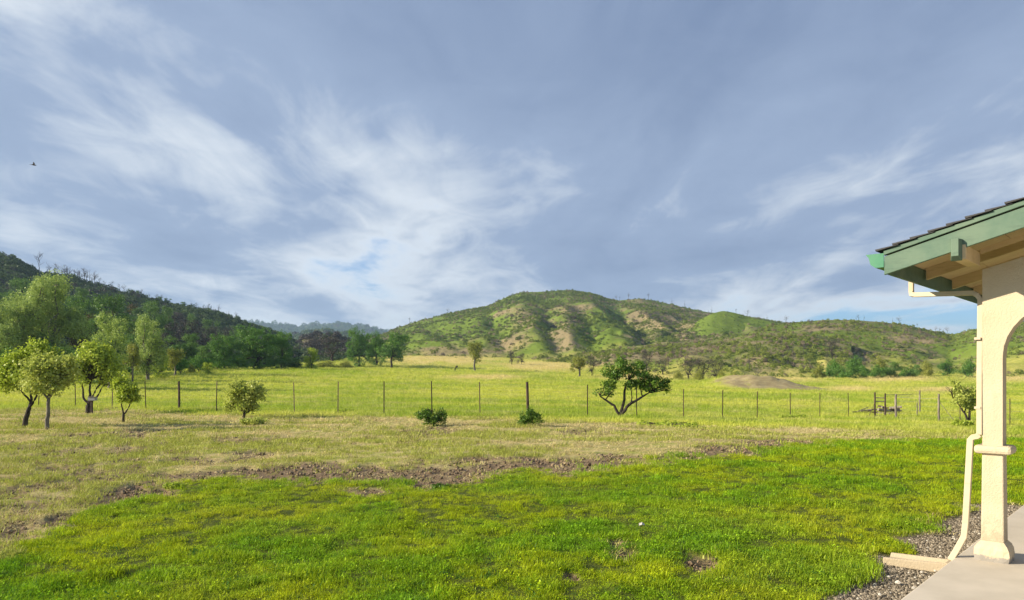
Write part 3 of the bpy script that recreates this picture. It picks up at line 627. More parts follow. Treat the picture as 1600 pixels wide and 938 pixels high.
def spread_soil():
    g = [rock('soil_clod_%d' % i, 170+i, MAT['clod']) for i in range(5)]
    x, y, r = view_points(90000, 5, 30, 4, power=0.5)
    lawn, dirt, gr, mead = regions(x, y); keep = r.uniform(0, 1, len(x)) < dirt**1.3*0.9
    x, y = x[keep], y[keep]; n = len(x); z = G(x, y)-0.03
    s = 0.012+0.055*r.uniform(0, 1, n)**4; t = r.uniform(0, 1, n); tint = lerp3((0.12, 0.085, 0.052), (0.27, 0.20, 0.125), t)
    st = r.uniform(0, 1, n) < .1; tint[st] = (0.38, 0.31, 0.17)
    rot = r.uniform(-.6, .6, (n, 3)); rot[:, 2] = r.uniform(0, 6.28, n)
    scatter('soil_clods', 'loose brown clods of tilled soil along the lawn', np.stack([x, y, z], 1), rot, s*np.clip(y/10, 1, 1.6), r.integers(0, 5, n), tint, g)
    g = [rock('gravel_piece_%d' % i, 180+i, MAT['stone'], .8) for i in range(5)]
    n0 = 60000; r = np.random.default_rng(5); a = r.uniform(-6, 4.1, n0); b = r.uniform(-1.6, SLAB_B-.01, n0)
    x = C0[0]+a*D1[0]+b*D2[0]; y = C0[1]+a*D1[1]+b*D2[1]; lawn, dirt, gr, mead = regions(x, y)
    keep = (r.uniform(0, 1, n0) < gr**1.5*.8) & (y > 3); x, y = x[keep], y[keep]; n = len(x); z = np.full(n, -0.015)
    s = .008+.026*r.uniform(0, 1, n)**2.5; t = r.uniform(0, 1, n); tint = lerp3((0.11, 0.09, 0.065), (0.36, 0.31, 0.235), t**1.3); wt = r.uniform(0, 1, n) < .03; tint[wt] = (.5, .47, .4)
    rot = r.uniform(-.8, .8, (n, 3)); rot[:, 2] = r.uniform(0, 6.28, n)
    scatter('gravel', 'grey brown gravel strip along the porch slab', np.stack([x, y, z], 1), rot, s, r.integers(0, 5, n), tint, g)
def scrub_bush(name, n, size, mat, seed, tall=0.8):
    r = np.random.default_rng(seed); d = r.normal(0, 1, (n, 3)); d /= np.linalg.norm(d, axis=1)[:, None]; d[:, 2] = np.abs(d[:, 2])
    lob = 0.75+0.35*vnoise(d[:, 0]*2.2+5, d[:, 1]*2.2+d[:, 2]*1.7, seed)
    c = d*(r.uniform(.45, 1, n)**.5*lob)[:, None]*np.array([.5, .5, tall])
    return leaves_obj(name, c, d, size, r, mat, link=False)
def leaves_geo(c, nrm, size, r, aspect=0.55):
    n = len(c); nn = nrm+r.normal(0, .7, (n, 3)); nn /= np.linalg.norm(nn, axis=1)[:, None]
    a = np.cross(nn, r.normal(0, 1, (n, 3))); a /= np.linalg.norm(a, axis=1)[:, None]; b = np.cross(nn, a)
    s = (size*r.uniform(.65, 1.35, n))[:, None]
    V = np.stack([c-a*s*.5, c+b*s*.5*aspect+nn*s*.06, c+a*s*.5, c-b*s*.5*aspect+nn*s*.06], 1).reshape(-1, 3)
    return V, np.arange(4*n).reshape(n, 4)
def leaves_obj(name, c, nrm, size, r, mat, parent=None, link=True, aspect=.55):
    V, Fq = leaves_geo(c, nrm, size, r, aspect); return mesh_obj(name, V, Fq, mat, parent, link=link)
def twig_bush(name, seed, mat):
    r = np.random.default_rng(seed); m = MB()
    for i in range(14):
        a = r.uniform(0, 6.28); l = r.uniform(.5, 1); e = np.array([cos(a)*.45*l, sin(a)*.45*l, l]); k = np.array([cos(a)*.12, sin(a)*.12, l*.45])
        m.tube([(0, 0, 0), k, e], [.02, .014, .004], 3, False)
        for j in range(2):
            q = k+(e-k)*r.uniform(.2, .7); m.tube([q, q+np.array([r.normal(0, .15), r.normal(0, .15), r.uniform(.1, .3)])], [.008, .003], 3, False)
    return m.build(name, mat, link=False)
def scrub_hills():
    g = [scrub_bush('scrub_%d' % i, 120, .19, MAT['scrub'], 200+i) for i in range(4)]
    def on(H, n, seed, s0, s1, tg, tb, fb, dens=1.0, gsup=1.0, thin_foot=True):
        r = np.random.default_rng(seed); V = H['V'][:H['n']]; nt, nx = V.shape[:2]
        i = r.uniform(0, nt-1.01, n); j = r.uniform(0, nx-1.01, n); i0 = i.astype(int); j0 = j.astype(int); fi = (i-i0)[:, None]; fj = (j-j0)[:, None]
        P = (V[i0, j0]*(1-fi)+V[i0+1, j0]*fi)*(1-fj)+(V[i0, j0+1]*(1-fi)+V[i0+1, j0+1]*fi)*fj
        gm = H['green'][i0, j0]; tm = H['tan'][i0, j0]; gu = H['gully'][i0, j0]
        q = fbm(P[:, 0]/22, P[:, 1]/30, seed+1, 4); q2 = fbm(P[:, 0]/6, P[:, 1]/6, seed+5, 3)
        Tt = H['T'][i0, j0]; lowf = (.15+.85*sstep(.08, .55, Tt)) if thin_foot else 1.0
        p = lowf*np.clip(dens*(.25+2.2*(q-.35)+1.2*(q2-.4)+1.3*(.62-gu))*(1-gsup*1.75*gm)*(1-.35*tm), .06, 1)
        k = r.uniform(0, 1, n) < p; P, q, q2, gu, tm = P[k], q[k], q2[k], gu[k], tm[k]; n = len(P)
        tint = lerp3(tg[0], tg[1], r.uniform(0, 1, n))
        br = r.uniform(0, 1, n) < np.clip(fb+1.5*(.5-q)+tm*.6, 0.02, .8); tint[br] = lerp3(tb[0], tb[1], r.uniform(0, 1, br.sum()))
        s = s0+(s1-s0)*r.uniform(0, 1, n)**2.2*(.6+q2)
        rot = np.stack([r.normal(0, .1, n), r.normal(0, .1, n), r.uniform(0, 6.28, n)], 1)
        return P, rot, np.stack([s, s, s*r.uniform(.55, 1.0, n)], 1), tint
    def go(name, label, Hs):
        A = [on(*h) for h in Hs]; P, rot, s, t = [np.concatenate([a[i] for a in A]) for i in range(4)]
        scatter(name, label, P, rot, s, np.random.default_rng(1).integers(0, 4, len(P)), t, g)
    gg = ((0.09, 0.135, 0.022), (0.21, 0.27, 0.045)); bb = ((0.15, 0.125, 0.09), (0.32, 0.26, 0.175))
    gl = ((0.12, 0.17, 0.028), (0.27, 0.32, 0.06))
    go('hillside_scrub', 'low green and grey chaparral covering the hillsides',
       [(HA, 75000, 300, 0.5, 2.1, gg, bb, .22), (HF, 7000, 310, .35, 1.2, ((.09, .15, .025), (.16, .24, .035)), bb, .05, .6), (HG, 18000, 320, .35, 1.5, gl, bb, .25, .6), (HB, 38000, 330, .35, 1.6, gl, bb, .22, .62)])
    dg = ((0.05, 0.09, 0.032), (0.11, 0.165, 0.055)); db = ((0.055, 0.052, 0.05), (0.10, 0.09, 0.08))
    go('ridge_scrub', 'dark scrub and burnt brush covering the wooded ridge', [(HC, 30000, 340, .8, 3.0, dg, db, .06, 1.4, 1.0, False), (HD, 2500, 350, 1.2, 4.0, dg, db, .7, 1.5)])
    go('far_ridge_woods', 'distant woods covering the blue ridges', [(HE, 7000, 360, 8, 22, dg, db, .1, 1.6), (HE2, 3500, 370, 4, 11, dg, db, .2, 1.6)])
grow_lawn(); grow_dry(); grow_meadow(); spread_soil(); scrub_hills()

# ------------------------------------------------------------------ the porch house
def house():
    zs = 0.12
    root = thing('porch_house', 'cream stucco porch with arched opening, green eaves and dark shingle roof', 'house', (C0[0], C0[1], zs), rz=-TH+pi/2)
    # local frame of the root: x = D1 (away from the viewer), y = -D2, so b (towards the right) = -y
    def P(a, b, z): return (a, -b, z)
    def bx(m, a0, a1, b0, b1, z0, z1): return m.box(a0, a1, -b1, -b0, z0, z1)
    SL = 0.275
    zt = lambda b: 2.665+SL*(b+.73)                       # top of the sheathing along the slope
    RB = 2.6                                             # the ridge
    # wall with arches: the outline in (b, z), extruded by the column depth
    a0, a1 = -.085, .085; top = []; R = .45; sp = 1.75
    cols = [(-.09, .058)]; arcs = []
    b = .058
    for k in range(4): arcs.append((b, b+2*R)); b = b+2*R; cols.append((b, b+.158)); b += .158
    seg = 16; m = MB(); V = []; Fc = []
    def topz(p): return (2.50+SL*(p+.10)) if p < RB else (2.50+SL*(RB+.10)-SL*(p-RB))
    def piece(p0, q0, p1, q1, under=True):
        k = len(V)
        for a in (a0, a1): V.extend([P(a, p0, q0), P(a, p0, topz(p0)), P(a, p1, q1), P(a, p1, topz(p1))])
        Fc.extend([(k+1, k, k+2, k+3), (k+4, k+5, k+7, k+6), (k, k+4, k+6, k+2), (k+5, k+1, k+3, k+7)])
    def jamb(p, z0, z1):
        k = len(V); V.extend([P(a0, p, z0), P(a1, p, z0), P(a1, p, z1), P(a0, p, z1)]); Fc.append((k, k+1, k+2, k+3))
    for i, (c0, c1) in enumerate(cols):
        piece(c0, .96, c1, .96); jamb(c0, .96, topz(c0) if i == 0 else sp); jamb(c1, .96, sp if i < len(cols)-1 else topz(c1))
        if i < len(arcs):
            cx = (arcs[i][0]+arcs[i][1])/2; pr = None
            for k in range(seg+1):
                an = pi-pi*k/seg; c = (cx+R*cos(an), sp+R*sin(an))
                if pr: piece(*pr, *c)
                pr = c
    m.add(V, Fc); wall = m.build('wall', MAT['stucco'], root)
    for i, (c0, c1) in enumerate(cols):
        cm = (c0+c1)/2
        q = MB(); w0, w1 = (.078, .086)
        q.hexa([P(-w1, cm+w1, .12), P(w1, cm+w1, .12), P(w1, cm-w1, .12), P(-w1, cm-w1, .12), P(-w0, cm+w0, .93), P(w0, cm+w0, .93), P(w0, cm-w0, .93), P(-w0, cm-w0, .93)][::1])
        q.build('column_base', MAT['stucco'], root, bevel=.01)
        q = MB(); bx(q, -.125, .125, cm-.135, cm+.145, .915, .99); q.build('column_band', MAT['stucco'], root, bevel=.028)
        q = MB(); r = np.random.default_rng(30+i)
        lv = [(.128, 0.0), (.136, .05), (.132, .10), (.115, .135), (.088, .165)]; vs = []; fs = []
        nsd = 28
        for li, (w, z) in enumerate(lv):
            for k in range(nsd):
                an = 2*pi*k/nsd+pi/nsd; ca, sa = cos(an), sin(an); rr = w/max(abs(ca), abs(sa))
                rr = min(rr, w*1.34)*(1+r.normal(0, .016 if li < 3 else .006)); vs.append(P(rr*ca*1.04, cm+rr*sa, z))
        for li in range(len(lv)-1):
            for k in range(nsd): fs.append((li*nsd+(k+1) % nsd, li*nsd+k, (li+1)*nsd+k, (li+1)*nsd+(k+1) % nsd))
        fs.append(tuple((len(lv)-1)*nsd+k for k in range(nsd-1, -1, -1)))
        q.add(vs, fs); q.build('plinth', MAT['plinth'], root)
    # roof slopes: sheathing
    ra0, ra1, be = -.60, 3.3, -.70
    def slope_box(m, a0, a1, b0, b1, off0, off1):
        m.hexa([P(a0, b1, zt(b1)+off0), P(a1, b1, zt(b1)+off0), P(a1, b0, zt(b0)+off0), P(a0, b0, zt(b0)+off0),
                P(a0, b1, zt(b1)+off1), P(a1, b1, zt(b1)+off1), P(a1, b0, zt(b0)+off1), P(a0, b0, zt(b0)+off1)])
    nb = 9; step = (RB-be)/nb
    for k in range(nb):                                   # sheathing boards run along the eave
        q = MB(); slope_box(q, ra0+.03, ra1-.03, be+k*step+.003, be+(k+1)*step-.003, -.045, -.004); q.build('sheathing_board', MAT['cream'], root)
    q = MB(); zr = zt(RB)
    q.hexa([P(ra0, RB+3.2, zr-.045-SL*3.2), P(ra1, RB+3.2, zr-.045-SL*3.2), P(ra1, RB+.002, zr-.045), P(ra0, RB+.002, zr-.045), P(ra0, RB+3.2, zr-SL*3.2), P(ra1, RB+3.2, zr-SL*3.2), P(ra1, RB+.002, zr), P(ra0, RB+.002, zr)])
    q.build('back_slope', MAT['shingle'], root)
    for a in (-.50, .55, 1.6, 2.65):
        q = MB(); slope_box(q, a-.025, a+.025, be+.03, RB, -.155, -.046); q.build('rafter', MAT['cream'], root)
    q = MB(); slope_box(q, ra0-.032, ra0, be-.02, RB, -.205, -.045); q.build('barge_board', MAT['green'], root, bevel=.004)
    q = MB(); slope_box(q, ra0-.050, ra0, be-.02, RB, -.036, .004); q.build('rake_trim', MAT['green'], root, bevel=.003)
    q = MB(); slope_box(q, ra1, ra1+.032, be-.02, RB, -.205, .0); q.build('barge_board', MAT['green'], root)
    q = MB(); bx(q, ra0+.002, ra1-.002, be-.018, be+.012, zt(be)-.20, zt(be)-.05); q.build('fascia', MAT['green'], root)
    # the lookout beam with its bevelled green end cap
    q = MB(); bx(q, ra0-.034, -.086, -.20, -.105, 2.535, 2.655); q.build('lookout_beam', MAT['cream'], root, bevel=.004)
    q = MB(); e = .016; b0, b1, z0, z1, aa = -.212, -.128, 2.525, 2.70, ra0-.035
    q.hexa([P(aa, b1, z0), P(aa-.001, b1, z0), P(aa-.001, b0, z0), P(aa, b0, z0), P(aa, b1, z1), P(aa-.001, b1, z1), P(aa-.001, b0, z1), P(aa, b0, z1)])
    q = MB(); q.hexa([P(aa-.06, b1-e, z0+.035), P(aa, b1, z0), P(aa, b0, z0), P(aa-.06, b0+e, z0+.035), P(aa-.06, b1-e, z1), P(aa, b1, z1), P(aa, b0, z1), P(aa-.06, b0+e, z1)])
    q.build('beam_cap', MAT['green'], root, bevel=.003)
    # frieze under the sheathing on the wall
    q = MB(); slope_box(q, -.105, -.086, -.10, RB, -.20, -.155); q.build('frieze', MAT['cream'], root)
    # gutter
    prof = [(-.722, 2.53), (-.79, 2.53), (-.83, 2.56), (-.845, 2.62), (-.87, 2.65), (-.862, 2.655), (-.838, 2.625), (-.822, 2.567), (-.786, 2.538), (-.722, 2.538)]
    q = MB(); n = len(prof); V = [P(ra0-.03, *p) for p in prof]+[P(ra1, *p) for p in prof]
    q.add(V, [(k, (k+1) % n, n+(k+1) % n, n+k) for k in range(n)]+[tuple(range(n-1, -1, -1)), tuple(range(n, 2*n))]); gut = q.build('gutter', MAT['green_metal'], root)
    cap = [(-.722, 2.53), (-.79, 2.53), (-.83, 2.56), (-.845, 2.62), (-.87, 2.652), (-.722, 2.652)]; n = len(cap)
    q = MB(); V = [P(ra0-.036, *p) for p in cap]+[P(ra0-.028, *p) for p in cap]
    q.add(V, [(k, (k+1) % n, n+(k+1) % n, n+k) for k in range(n)]+[tuple(range(n-1, -1, -1)), tuple(range(n, 2*n))]); q.build('end_cap', MAT['green_metal'], gut)
    # downspout: square pipe in pieces
    def pipe(pts, w=.021):
        q = MB(); pts = [np.array(P(*p)) for p in pts]; V = []
        for i, p in enumerate(pts):
            t = pts[min(i+1, len(pts)-1)]-pts[max(i-1, 0)]; t /= np.linalg.norm(t)
            s = np.array([1., 0, 0]) if abs(t[0]) < .8 else np.array([0, 1., 0]); s = s-t*(s@t); s /= np.linalg.norm(s); u = np.cross(t, s)
            V += [p+(s*i1+u*i2)*w for i1, i2 in ((-1, -1), (1, -1), (1, 1), (-1, 1))]
        Fc = []
        for i in range(len(pts)-1):
            for k in range(4): Fc.append((i*4+k, i*4+(k+1) % 4, i*4+4+(k+1) % 4, i*4+4+k))
        Fc += [(3, 2, 1, 0), tuple((len(pts)-1)*4+k for k in range(4))]; q.add(V, Fc); return q
    ds = pipe([(.42, -.775, 2.54), (.42, -.775, 2.41), (.405, -.765, 2.378), (.37, -.72, 2.37), (.0, -.17, 2.315), (-.03, -.135, 2.29), (-.035, -.112, 2.25), (-.07, -.112, 1.6), (-.075, -.112, 1.075)]).build('downspout', MAT['pipe'], root, bevel=.004)
    pipe([(-.075, -.112, 1.076), (-.078, -.13, 1.06), (-.08, -.16, 1.052), (-.085, -.178, 1.03), (-.105, -.21, .30), (-.12, -.22, .18), (-.15, -.275, .05), (-.165, -.315, -.03)], .024).build('lower_pipe', MAT['pipe'], ds, bevel=.004)
    q = MB(); bx(q, -.10, .0, -.148, -.101, 1.9, 1.92); q.build('pipe_strap', MAT['pipe'], ds)
    q = MB(); bx(q, -.10, .0, -.148, -.101, 1.3, 1.32); q.build('pipe_strap', MAT['pipe'], ds)
    # shingles: courses climbing the slope, the butts at the rake each a piece
    course = .135; ncs = int((RB-be+.06)/course); base = None
    tab = MB(); tab.box(0, .30, -course-.05, 0, 0, .014)
    r = np.random.default_rng(3); first = None
    ang = math.atan(SL)
    for k in range(ncs):
        bb = be-.075+k*course
        if first is None:
            q = MB(); L_ = course+.05; q.hexa([(0, -L_, .0), (.30, -L_, 0), (.30, 0, .012), (0, 0, .012), (0, -L_, .004), (.30, -L_, .004), (.30, 0, .028), (0, 0, .028)]); first = q.build('shingle', MAT['shingle'], root); o = first
        else:
            o = first.copy(); COL.objects.link(o); o.parent = root
        o.location = P(ra0-.065+r.uniform(-.008, .008), bb, zt(bb)+.004+r.uniform(0, .004)); o.rotation_euler = (-ang+r.normal(0, .006), 0, r.normal(0, .01))
    q = MB()
    for k in range(ncs):
        bb = be-.075+k*course; x = ra0+.25
        while x < ra1:
            w = r.uniform(.12, .2); L_ = course+.05; zz = zt(bb)+.004
            q.hexa([P(x, bb+L_, zz+SL*L_), P(min(x+w, ra1+.06), bb+L_, zz+SL*L_), P(min(x+w, ra1+.06), bb, zz+.012), P(x, bb, zz+.012),
                    P(x, bb+L_, zz+SL*L_+.005), P(min(x+w, ra1+.06), bb+L_, zz+SL*L_+.005), P(min(x+w, ra1+.06), bb, zz+.028), P(x, bb, zz+.028)]); x += w+.004
    o = q.build('shingle_courses', MAT['shingle'], root); o['kind'] = 'stuff'
    return root
HOUSE = house()
def slab():
    q = MB(); pts = [(-9.5, SLAB_B), (3.4, SLAB_B), (3.4, 6.5), (-9.5, 6.5)]
    w = [C0+a*D1+b*D2 for a, b in pts]
    q.hexa([(p[0], p[1], -.12) for p in (w[0], w[3], w[2], w[1])]+[(p[0], p[1], .12) for p in (w[0], w[3], w[2], w[1])])
    o = q.build('porch_slab', MAT['concrete'], bevel=.012); tag(o, 'smooth grey concrete porch slab', kind='structure')
slab()
def splash_block():
    # trough of cast concrete below the downspout, falling away from the slab
    o = thing('splash_block', 'cream concrete splash block lying on gravel under the downspout', 'splash block', (*(C0+(-.19)*D1+(-.30)*D2), .0), rz=-TH+pi/2)
    V = []; n = 8; L_ = .52; m = MB()
    prof = [(-.12, 0), (-.12, .085), (-.095, .09), (-.07, .045), (.07, .045), (.095, .09), (.12, .085), (.12, 0)]
    k = len(prof); V = []
    for yy, wd, hh in ((0.02, .85, 1.05), (L_, 1.12, .78)):
        V += [(p*wd, yy, z*hh-.012) for p, z in prof]
    m.add(V, [(i, (i+1) % k, k+(i+1) % k, k+i) for i in range(k)]+[tuple(range(k-1, -1, -1)), tuple(range(k, 2*k))])
    b = m.build('trough', MAT['stucco'], o, bevel=.008); b.rotation_euler = (0, 0, 0)
    q = MB(); q.box(-.10, .10, .0, .035, .0, .085); q.build('back_lip', MAT['stucco'], o, bevel=.008)
splash_block()
# larger pale stones in the gravel, each its own thing
def stones():
    r = np.random.default_rng(12); first = None
    spots = [(1403, 912, .05), (1388, 902, .03), (1440, 895, .028), (1428, 920, .035), (1408, 884, .022), (1375, 930, .03), (1462, 893, .03), (1452, 902, .022), (1420, 896, .02), (1360, 905, .022)]
    for i, (px, py, s) in enumerate(spots):
        D = F*CH/(py-HY); o = rock('stone', 500+i, M_ST); COL.objects.link(o); o.location = ((px-CX)/F*D, D, s*.18); o.scale = (s*1.3, s, s); o.rotation_euler = (0, 0, r.uniform(0, 6))
        tag(o, 'pale loose stone lying on the gravel strip' if i else 'largest flat pale stone lying on the gravel strip', 'stone', 'pale stones in the gravel')
n_ = NM('pale_stone'); M_ST = n_.bsdf(n_.mix(n_.noise(n_.coord(), 5, 4), (0.4, 0.37, 0.32), (0.62, 0.59, 0.53)), .85)
stones()

# ------------------------------------------------------------------ fence, brace, gate, logs
def fence():
    pos = []
    for px, t, b in FENCE:
        D = PH*F/(b-t); x = (px-CX)/F*D; pos.append((x, D, float(G(x, D)[0])))
    root = thing('wire_fence', 'long wire mesh fence on thin steel posts between yard and meadow', 'fence', pos[0])
    R0 = np.array(pos[0]); r = np.random.default_rng(9)
    q = MB()
    q.hexa([(-.022, -.006, -.25), (.022, -.006, -.25), (.022, .006, -.25), (-.022, .006, -.25), (-.022, -.006, PH), (.022, -.006, PH), (.022, .006, PH), (-.022, .006, PH)])
    q.hexa([(-.005, .006, -.25), (.005, .006, -.25), (.005, .035, -.25), (-.005, .035, -.25), (-.005, .006, PH), (.005, .006, PH), (.005, .035, PH), (-.005, .035, PH)])
    for z in np.arange(.2, 1.4, .12): q.box(-.012, .012, -.013, -.005, z, z+.025)
    steel = q.build('post', MAT['steel'], root)
    wood = MB(); zz = np.linspace(-.3, PH+.02, 6); wood.tube([(r.normal(0, .004), r.normal(0, .004), z) for z in zz], [.062, .06, .06, .057, .056, .055], 10)
    wd = wood.build('wooden_post', MAT['dark_wood'], root); used = False; wused = False
    for (px, t, b), p in zip(FENCE, pos):
        w = px in (280, 825)
        src = wd if w else steel; flag = wused if w else used
        o = src if not flag else src.copy()
        if flag: COL.objects.link(o); o.parent = root
        if w: wused = True
        else: used = True
        o.location = np.array(p)-R0; o.rotation_euler = (r.normal(0, .012), r.normal(0, .02), r.uniform(-.3, .3))
        if w: o['label'] = 'thick dark wooden post'
    q = MB(); w = .0016
    allp = pos
    for k, z in enumerate((.05, .16, .29, .44, .6, .78, .97, 1.17, 1.4)):
        q = MB(); q.tube([np.array(p)-R0+np.array([0, -.012, z]) for p in allp], w, 3, False); q.build('wire', MAT['wire'], root)
    q = MB()
    for p0, p1 in zip(allp[:-1], allp[1:]):
        p0 = np.array(p0)-R0; p1 = np.array(p1)-R0; n = max(2, int(np.linalg.norm(p1-p0)/.3))
        for i in range(1, n):
            c = p0+(p1-p0)*i/n; q.tube([c+np.array([0, -.012, .05]), c+np.array([0, -.012, 1.17])], .0012, 3, False)
    o = q.build('wire_stays', MAT['wire'], root); o['kind'] = 'stuff'
    return pos
FPOS = fence()
def at_base(px, py_b, D): 
    x = (px-CX)/F*D; return np.array([x, D, float(G(x, D)[0])])
def post_mesh(h, r0, seed, mat, parent, loc, name='post'):
    r = np.random.default_rng(seed); q = MB(); zz = np.linspace(-.25, h, 6)
    q.tube([(r.normal(0, r0*.12), r.normal(0, r0*.12), z) for z in zz], [r0*1.05, r0, r0*.97, r0*.95, r0*.93, r0*.9], 9)
    o = q.build(name, mat, parent); o.location = loc; return o
def bar(a, b, w, mat, parent, name='rail', sides=8):
    q = MB(); a = np.array(a, float); b = np.array(b, float); q.tube([a, (a+b)/2+np.array([0, 0, -.008]), b], [w, w*.95, w*.9], sides); return q.build(name, mat, parent)
def brace_gate():
    DB = 45.0
    p0 = at_base(1367, 651, DB); p1 = at_base(1383, 651, DB)
    t = thing('ladder_brace', 'ladder like wooden fence brace of two posts and three rails', 'fence brace', p0); e = p1-p0
    post_mesh(1.55, .055, 1, MAT['dark_wood'], t, (0, 0, 0)); post_mesh(1.5, .055, 2, MAT['dark_wood'], t, e)
    for z in (1.22, 1.0, .12): bar((-.02, 0, z), e+np.array([.02, 0, z]), .03, MAT['wood'], t)
    bar((-.45, -.1, .0), (0, 0, .95), .02, MAT['dark_wood'], t, 'stay')
    p2 = at_base(1400, 654, 44.0); p3 = at_base(1467, 660, 40.5); p4 = at_base(1437, 648, 50.0)
    g = thing('wire_gate', 'open wire gate hung between two brown wooden posts', 'gate', p2); e = p3-p2
    post_mesh(1.5, .07, 3, MAT['wood'], g, (0, 0, 0)); post_mesh(1.58, .06, 4, MAT['wood'], g, e)
    bar((0, 0, .05), e+np.array([0, 0, .05]), .018, MAT['wood'], g); bar((0, 0, 1.32), e+np.array([0, 0, 1.3]), .008, MAT['wire'], g, 'top_wire', 5)
    for z in (.35, .6, .85, 1.1): bar((0, 0, z), e+np.array([0, 0, z]), .003, MAT['wire'], g, 'wire', 4)
    bar((e[0], e[1], 1.2), (e[0]+.9, e[1]-.4, -.2), .014, MAT['wood'], g, 'brace')
    b = thing('side_fence', 'short return of wire fence on wooden posts behind the gate', 'fence', p4); 
    post_mesh(1.55, .055, 5, MAT['wood'], b, (0, 0, 0)); pm = at_base(1433, 652, 46.5)-p4; post_mesh(.9, .035, 6, MAT['wood'], b, pm)
    d = p2-p4
    for z in (1.4, .9, .5): bar((0, 0, z), d+np.array([.02, .1, z-.02]), .004, MAT['wire'], b, 'wire', 4)
    bar((0, 0, 1.3), p1-p4+np.array([.06, .0, 1.42]), .012, MAT['wood'], b, 'rail')
    # fence going on to the right behind the porch column
    q0 = p3; k = thing('right_fence', 'wire fence on steel posts continuing from the gate past the porch', 'fence', q0)
    prev = np.zeros(3)
    for i, (px, D) in enumerate(((1500, 40), (1536, 39), (1578, 38), (1625, 37), (1680, 36))):
        p = at_base(px, 655, D)-q0; o = MB().box(-.018, .018, -.012, .012, -.2, 1.35).build('post', MAT['steel'], k); o.location = p
        for z in (.3, .7, 1.1, 1.3): bar(prev+np.array([0, 0, z]), p+np.array([0, 0, z]), .003, MAT['wire'], k, 'wire', 4)
        prev = p
    # weathered timbers stacked loosely behind the brace
    r = np.random.default_rng(21); DL = 49.0
    logs = [(1332, 1372, 648, 645, .07), (1345, 1376, 642, 640, .05), (1372, 1400, 640, 646, .1), (1376, 1406, 644, 640, .09), (1378, 1392, 636, 644, .07), (1384, 1408, 648, 642, .08), (1372, 1388, 634, 638, .06), (1390, 1409, 638, 636, .09), (1370, 1398, 650, 648, .07), (1350, 1368, 646, 638, .03), (1340, 1356, 643, 637, .03)]
    for i, (x0, x1, y0, y1, w) in enumerate(logs):
        D = DL+r.uniform(-.6, .6); a = un(x0, y0, D); b = un(x1, y1, D+r.uniform(-.8, .8)); g0 = float(G(*((a+b)/2)[:2])[0])
        a[2] = max(a[2], g0+w*.8); b[2] = max(b[2], g0+w*.8); a[2] = min(a[2], g0+.55); b[2] = min(b[2], g0+.55)
        c = (a+b)/2; q = MB(); q.tube([a-c, (b-a)*.0+r.normal(0, .02, 3), b-c], [w, w*.95, w*.8], 8)
        o = q.build('timber', MAT['wood'] if i % 3 else MAT['dark_wood']); o.location = c
        tag(o, ('grey weathered log' if i % 3 else 'dark brown log')+' in the woodpile behind the ladder brace', 'log', 'grey logs of the woodpile' if i % 3 else 'dark logs of the woodpile')
    # leaning stump in the meadow
    p = at_base(710, 577, 150); o = thing('leaning_stump', 'black leaning stump standing alone in the meadow', 'stump', p)
    q = MB(); q.tube([(0, 0, -.3), (.15, 0, .5), (.35, 0, .95), (.62, 0, 1.25)], [.22, .2, .19, .12], 8); q.build('stem', MAT['bark'], o)
    q = MB(); q.tube([(.35, 0, .95), (.5, .1, 1.0), (.75, .1, 1.02)], [.1, .08, .03], 6); q.build('stub', MAT['bark'], o)
brace_gate()
def pale_box():
    p = at_base(143, 640, 34.5); o = thing('nest_box', 'pale grey box on a short post behind the many stemmed fruit tree', 'box', p)
    q = MB(); q.box(-.05, .05, -.05, .05, -.2, .62); q.build('post', MAT['dark_wood'], o)
    q = MB(); q.box(-.10, .22, -.12, .12, .62, .78); q.build('body', MAT['white'], o, bevel=.01)
    q = MB(); q.box(-.12, .24, -.14, .14, .78, .80); q.build('lid', MAT['wood'], o, bevel=.005)
pale_box()

